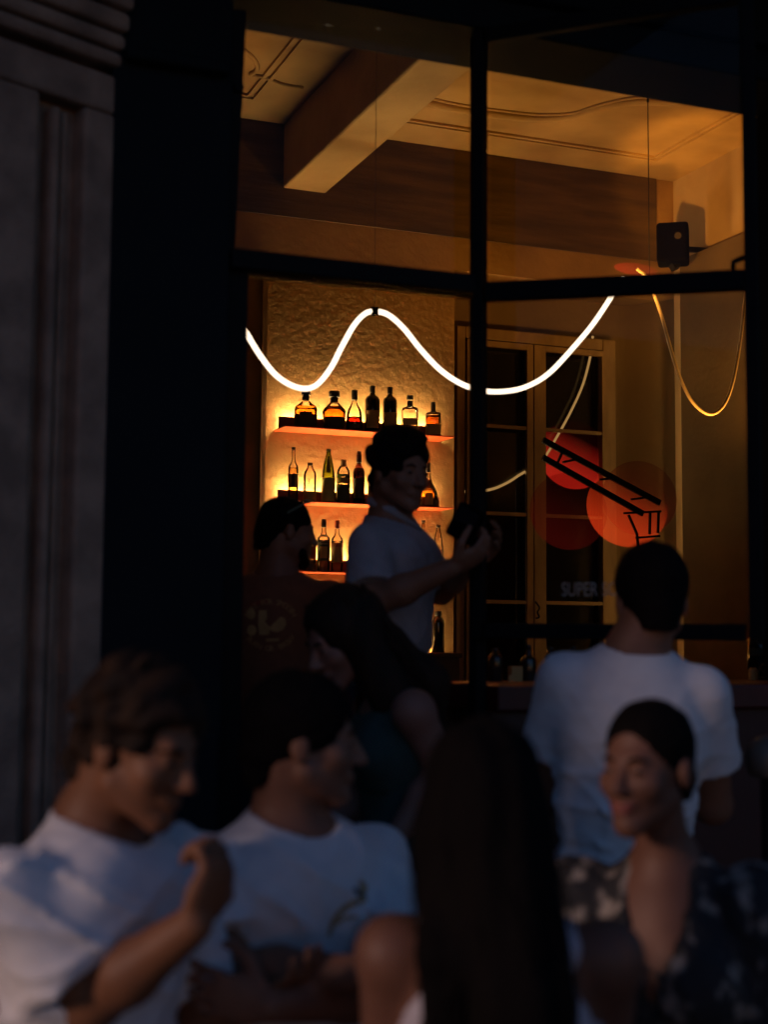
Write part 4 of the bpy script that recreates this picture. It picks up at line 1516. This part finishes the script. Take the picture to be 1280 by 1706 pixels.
o_.append(cone(N - up * .01 - y * .02, N + up * .12, .054, .066, .01, 's'))
o_.append(ell(J['P'], (.168, .13, .14), J['B'], .04))
o_.append(cone(J['P'], J['P'] - ZX * .45, .15, .21, .05))
o_.append(half(J['P'] - ZX * .45, (0, 0, -1)))
sdf_mesh(o_, .007, 'dress', PRINT, D, disp=folds(31, .014, 1.0))
short_hair(T, HB, .88, HAIRD, D, 2, .0016, .0045, .0045, -.070, .30, .066, .0, 1.6, -.022)
sdf_mesh([ell(T(0, -.108, -.030), (.032, .026, .034), HB, .02), cone(T(0, -.08, -.01), T(0, -.105, -.03), .03, .03, .02)], .006, 'hair_bun', HAIRD, D)
face_extras(T, HB, D, .88, True, HAIRD, True)
MB().lathe(T(.078, -.012, -.048), [(.001, -.006), (.006, 0), (.001, .006)], 10).build('earring', STEEL, D)
MB().lathe(T(-.078, -.012, -.048), [(.001, -.006), (.006, 0), (.001, .006)], 10).build('earring', STEEL, D)
shoes(J, 0, D)

# ---------------------------------------------------------------- E: man in white T-shirt from behind
fE = vdir(.08, 1)
N = at(1062, 1066, 3.26)
J = man_body(N, N - ZX * .56 - RX * .05, fE, .158, 1.0)
Hf = vdir(-.05, 1, -.03)
HB = basis(Hf)
hp_, T = head_prims(at(1085, 1002, 3.28), HB, .98)
SR, SL = J['SR'], J['SL']
EL = at(905, 1330, 3.36)
WL = EL + DX * .22 + ZX * .04 + RX * .08
ER = at(1188, 1340, 3.36)
WR = ER + DX * .24 + ZX * .06 - RX * .05
pr = trunk(J) + neck_prims(T, N, .062) + hp_ + arm(SR, ER, WR, 1.08) + arm(SL, EL, WL, 1.08) + legs(J, 0, 1.05)
pr += hand_prims(WR, vdir(-.1, 1, .1), vdir(-1, 0, -.2), 1, .5, 1) + hand_prims(WL, vdir(.1, 1, .1), vdir(1, 0, -.2), 1, .5, -1)
Em = person('tall man in plain white t-shirt seen from behind, facing the bar window', J, 0, SKIN2, pr, .007)
y0_ = J['P'] + J['up'] * .16


def gE(P):
    return .45 + 1.3 * np.exp(-((P - y0_) @ J['up'] / .09) ** 2)


shirt(J, ER, EL, 't_shirt', COTTON, Em, .007, .020, .12, .60, 8, .013, (0.060, .076), .072, -.008, gate=gE)
short_hair(T, HB, .98, HAIRD, Em, 14, .002, .012, .006, -.070, .20, .072, .006)
sdf_mesh(legs(J, 0, 1.05, .014, False) + [ell(J['P'], (.172, .135, .12), J['B'], .03)], .012, 'trousers', mat('pale_trousers', (.35, .33, .36), .85, None, 30, .2, 300), Em)
shoes(J, 0, Em)

# ---------------------------------------------------------------- F: long-haired woman in green top in the doorway
GF = .15
fF = vdir(-.75, -.25)
N = at(650, 1128, 3.62)
J = man_body(N, N - ZX * .47 + RX * .04, fF, .165, .98, True, .085)
Hf = vdir(-.80, -.42, -.42)
HB = basis(Hf)
hp_, T = head_prims(at(575, 1062, 3.60), HB, .98, True)
SR, SL = J['SR'], J['SL']
# the arm on our side hangs bare
near, far_ = (SL, SR) if np.dot(SL, DX) < np.dot(SR, DX) else (SR, SL)
EN = at(738, 1285, 3.48)
WN = EN - RX * .12 - ZX * .16 - DX * .05
EF = far_ - ZX * .26 - RX * .04
WF = EF - RX * .16 - ZX * .10
pr = trunk(J) + neck_prims(T, N, .047) + hp_ + arm(near, EN, WN, .95) + arm(far_, EF, WF, .9) + legs(J, GF)
pr += hand_prims(WN, vdir(-.6, 0, -.7), vdir(-.3, .9, 0), .9, .4, -1) + hand_prims(WF, vdir(-.9, 0, -.2), vdir(0, .3, -.9), .9, .4, 1)
Fw = person('long haired woman in sleeveless green top, looking down in front of the doorway', J, GF, mat('rosy_skin', (.27, .13, .095), .52, (.24, .115, .08), 18, .06, 120, spec=.35), pr, .006)
o_ = trunk(J, .012)
o_.append(cone(N - J['up'] * .02 + J['y'] * .03, N + J['up'] * .1, .085, .11, .02, 's'))
for S_ in (SR, SL):
    q = 1 if S_ is SR else -1
    o_.append(ell(S_ + J['x'] * q * .018, (.060, .085, .08), J['B'], .012, 's'))
o_.append(ell(J['P'], (.165, .125, .15), J['B'], .04))
o_.append(half(J['P'] - J['up'] * .1, -J['up']))
sdf_mesh(o_, .009, 'top', GREENC, Fw, disp=folds(41, .010, 1.0))
sdf_mesh(legs(J, GF, 1, .012, False) + [ell(J['P'], (.16, .12, .12), J['B'], .03)], .012, 'trousers', DENIM, Fw)
shoes(J, GF, Fw)
hb = [ell(T(0, -.014, .043), np.array((.084, .105, .093)), HB, .03),
      ell(T(0, .13, -.040), (.075, .085, .110), HB, .02, 's'),
      cone(T(.02, -.06, .0), N - J['y'] * .10 - ZX * .02, .070, .055, .05),
      cone(T(-.06, -.01, .0), N - J['up'] * .06 + J['x'] * (-.07) + J['y'] * .02, .05, .055, .05),
      cone(N - J['y'] * .10 - ZX * .02, N - J['y'] * .12 - ZX * .24, .055, .025, .05)]


def hdF(P):
    return np.sin(P @ DX * 460 + P @ RX * 330 + 3 * np.sin(P[:, 2] * 10)) * .0012 + np.sin(P @ RX * 70 + 2 * np.sin(P[:, 2] * 9)) * .003


sdf_mesh(hb, .007, 'hair', HAIRB, Fw, disp=hdF)
rg = random.Random(8)
paths = []
for i in range(150):
    a = rg.uniform(-2.0, 2.4)
    st = T(math.sin(a) * .070, -math.cos(a) * .086 - .012, .085 + rg.uniform(-.04, .03))
    p1 = T(math.sin(a) * .098, -math.cos(a) * .113 - .012, -.03 + rg.uniform(-.03, .03))
    sx_ = -.10 if a < 0 else .08
    p2 = N - J['y'] * (.09 * math.cos(a) + rg.uniform(-.02, .02)) + J['x'] * math.sin(a) * .10 - ZX * .02
    p3 = N - J['y'] * (.12 * max(math.cos(a), -.6) + rg.uniform(-.02, .02)) + J['x'] * math.sin(a) * .11 - ZX * rg.uniform(.14, .30)
    paths.append(smooth([st, p1, p2, p3], 5))
strands(paths, 'hair_locks', HAIRB, Fw, .003)
face_extras(T, HB, Fw, .98)

# ---------------------------------------------------------------- G: man in brown printed T-shirt inside the doorway, back to us
fG = vdir(.12, 1)
N = at(462, 945, 4.78)
J = man_body(N, N - ZX * .53, fG, .19)
Hf = vdir(.92, .34, -.08)
HB = basis(Hf)
hp_, T = head_prims(at(478, 886, 4.78), HB, .92)
SR, SL = J['SR'], J['SL']
ER = SR - ZX * .28 + RX * .05 + DX * .02
EL = SL - ZX * .28 - RX * .05 + DX * .02
WR = ER + DX * .22 + ZX * .06
WL = EL + DX * .22 + ZX * .06
pr = trunk(J) + neck_prims(T, N, .060) + hp_ + arm(SR, ER, WR) + arm(SL, EL, WL) + legs(J, FL)
pr += hand_prims(WR, vdir(0, 1, .1), vdir(-1, 0, 0), 1, .5, 1) + hand_prims(WL, vdir(0, 1, .1), vdir(1, 0, 0), 1, .5, -1)
Gm = person('man in brown t-shirt with round back print, sunglasses pushed up, inside the doorway', J, FL, SKIN2, pr, .008)
gsh = shirt(J, ER, EL, 't_shirt', BROWNC, Gm, .009, .020, .10, .70, 18, .008, (0.058, .076), .074, -.005)
short_hair(T, HB, .92, HAIRD, Gm, 16, .003, .006, .007, -.075, .25, .070, .0)
sdf_mesh([cone(T(.045, .050, -.075), T(0, .066, -.104), .019, .023, .02), cone(T(-.045, .050, -.075), T(0, .066, -.104), .019, .023, .02)], .007, 'beard', HAIRD, Gm)
sg = MB()
for q in (1, -1):
    c_ = T(q * .032, .060, .118)
    sg.lathe(c_, [(.004, -.004), (.024, -.003), (.025, .001), (.020, .004), (.003, .006)], 14, 2.6)
    sg.bar(T(q * .056, .055, .115), T(q * .082, -.03, .06), .004, .006)
sg.bar(T(-.012, .062, .120), T(.012, .062, .120), .004, .005)
sg.build('sunglasses', flat('sunglass_plastic', (.015, .012, .012), .15), Gm)
sdf_mesh(legs(J, FL, 1, .012, False) + [ell(J['P'], (.165, .13, .12), J['B'], .03)], .014, 'trousers', DENIM, Gm)
shoes(J, FL, Gm)
FADED = mat('faded_print', (.55, .36, .14), .85, (.42, .27, .10), 26)
FADEDR = mat('faded_red_print', (.30, .06, .03), .85, None, 26)
gd = 4.66
gn = DX


def gp(px, py): return at(px, py, gd)


def blob(pts, m, name='back_print'):
    P = [gp(*p) for p in pts]
    c = sum(P) / len(P)
    n = len(P)
    vs = [c] + [c * .5 + p * .5 for p in P] + P
    fs = [(0, 1 + i, 1 + (i + 1) % n) for i in range(n)] + [(1 + i, 1 + n + i, 1 + n + (i + 1) % n, 1 + (i + 1) % n) for i in range(n)]
    decal(gsh, vs, fs, DX, name, m, Gm)


def arc_text(s, cx, cy, rx, ry, a0, a1, size, m, flip=False):
    v_all, f_all = [], []
    for i, ch in enumerate(s):
        if ch == ' ':
            continue
        a = a0 + (a1 - a0) * (i + .5) / len(s)
        v, f = text(ch, size)
        ctr = (v.min(0) + v.max(0)) / 2
        tx, ty = cx + rx * math.sin(a), cy - ry * math.cos(a)
        rt = a * (-1 if flip else 1)
        if flip:
            tx, ty = cx + rx * math.sin(a), cy + ry * math.cos(a)
        nb = len(v_all)
        for p in v - ctr:
            q = (p[0] * math.cos(rt) + p[1] * math.sin(rt), -p[0] * math.sin(rt) + p[1] * math.cos(rt))
            v_all.append(gp(tx + q[0], ty - q[1]))
        f_all += [tuple(nb + k for k in t_) for t_ in f]
    decal(gsh, v_all, f_all, DX, 'lettering', m, Gm)


arc_text('MOST FOR SMOOTH', 451, 1042, 44, 40, -1.15, 1.15, 13, FADED)
arc_text('BURN OR BREW', 451, 1040, 44, 40, -1.0, 1.0, 13, FADED, True)
th = [2 * math.pi * i / 20 for i in range(20)]
blob([(419 + 7 * math.cos(a), 1023 + 9 * math.sin(a)) for a in th], FADED)
blob([(420 + 8 * math.cos(a), 1050 + 9 * math.sin(a)) for a in th], FADED)
blob([(432, 1017), (445, 1017), (446, 1030), (442, 1036), (452, 1046), (449, 1058), (433, 1058), (431, 1040)], FADED)
blob([(450, 1047), (456, 1040), (462, 1034), (468, 1028), (476, 1030), (478, 1040), (473, 1049), (464, 1053), (455, 1052)], FADED)
blob([(444, 1064), (466, 1063), (466, 1068), (444, 1069)], FADED)
blob([(415, 1005), (432, 1000), (450, 998), (450, 1003), (434, 1006), (418, 1011)], FADEDR)

# ---------------------------------------------------------------- H: bartender in grey polo reaching across
fH = vdir(.90, -.38)
N = at(652, 856, 4.42)
J = man_body(N, N - ZX * .55, fH, .175, 1.0)
Hf = vdir(.62, -.76, -.14)
HB = basis(Hf)
hp_, T = head_prims(at(666, 786, 4.38), HB, .98)
SR, SL = J['SR'], J['SL']
ER = at(622, 1005, 4.14)
WR = at(752, 946, 4.06)
EL = at(735, 985, 4.62)
WL = at(785, 935, 4.45)
pr = trunk(J) + neck_prims(T, N, .062) + hp_ + arm(SR, ER, WR, 1.03) + arm(SL, EL, WL, 1.0) + legs(J, FL, 1.03)
pr += hand_prims(WR, vdir(.85, .0, .45), vdir(0, .5, .8), 1.05, .8, 1, 0, .6) + hand_prims(WL, vdir(.6, -.4, .4), vdir(.3, -.7, .6), 1.05, .6, -1)
Hm = person('bartender in pale grey polo shirt reaching one arm towards the black mullion', J, FL, SKIN2, pr, .007)
shirt(J, ER, EL, 'polo_shirt', POLO, Hm, .008, .022, .16, .78, 25, .011, (0.062, .082), .076, .02)
ck = MB()
ck.tube([N + np.array(q_) for q_ in ((J['x'] * .066 + J['y'] * .03 + ZX * .005), (J['x'] * .05 - J['y'] * .05 + ZX * .035), (-J['y'] * .07 + ZX * .042), (-J['x'] * .05 - J['y'] * .05 + ZX * .035), (-J['x'] * .066 + J['y'] * .03 + ZX * .005), (J['y'] * .09 - ZX * .055))], .014, 8, closed=True)
ck.build('collar', POLO, Hm)
short_hair(T, HB, .98, HAIRD, Hm, 22, .010, .016, .006, -.078, .36, .074, .012, .7, -.020)
face_extras(T, HB, Hm, .98)
sdf_mesh(legs(J, FL, 1.03, .012, False) + [ell(J['P'], (.17, .135, .12), J['B'], .03)], .014, 'trousers', DENIM, Hm)
shoes(J, FL, Hm)
# what he holds
c_ = at(776, 872, 4.06)
ax = vdir(.75, -.3, -.45)
up_ = unit(ZX - ax * np.dot(ZX, ax))
t = thing('card_reader', c_, 'black handheld device held out by the bartender beside the mullion', 'card reader')
MB().obox(c_, (ax, np.cross(up_, ax), up_), (.042, .016, .052)).build('shell', SPKM, t, bevel=.010)
MB().obox(c_ - np.cross(up_, ax) * .0165 + up_ * .02, (ax, np.cross(up_, ax), up_), (.032, .0012, .022)).build('screen', DARKGLASS, t)
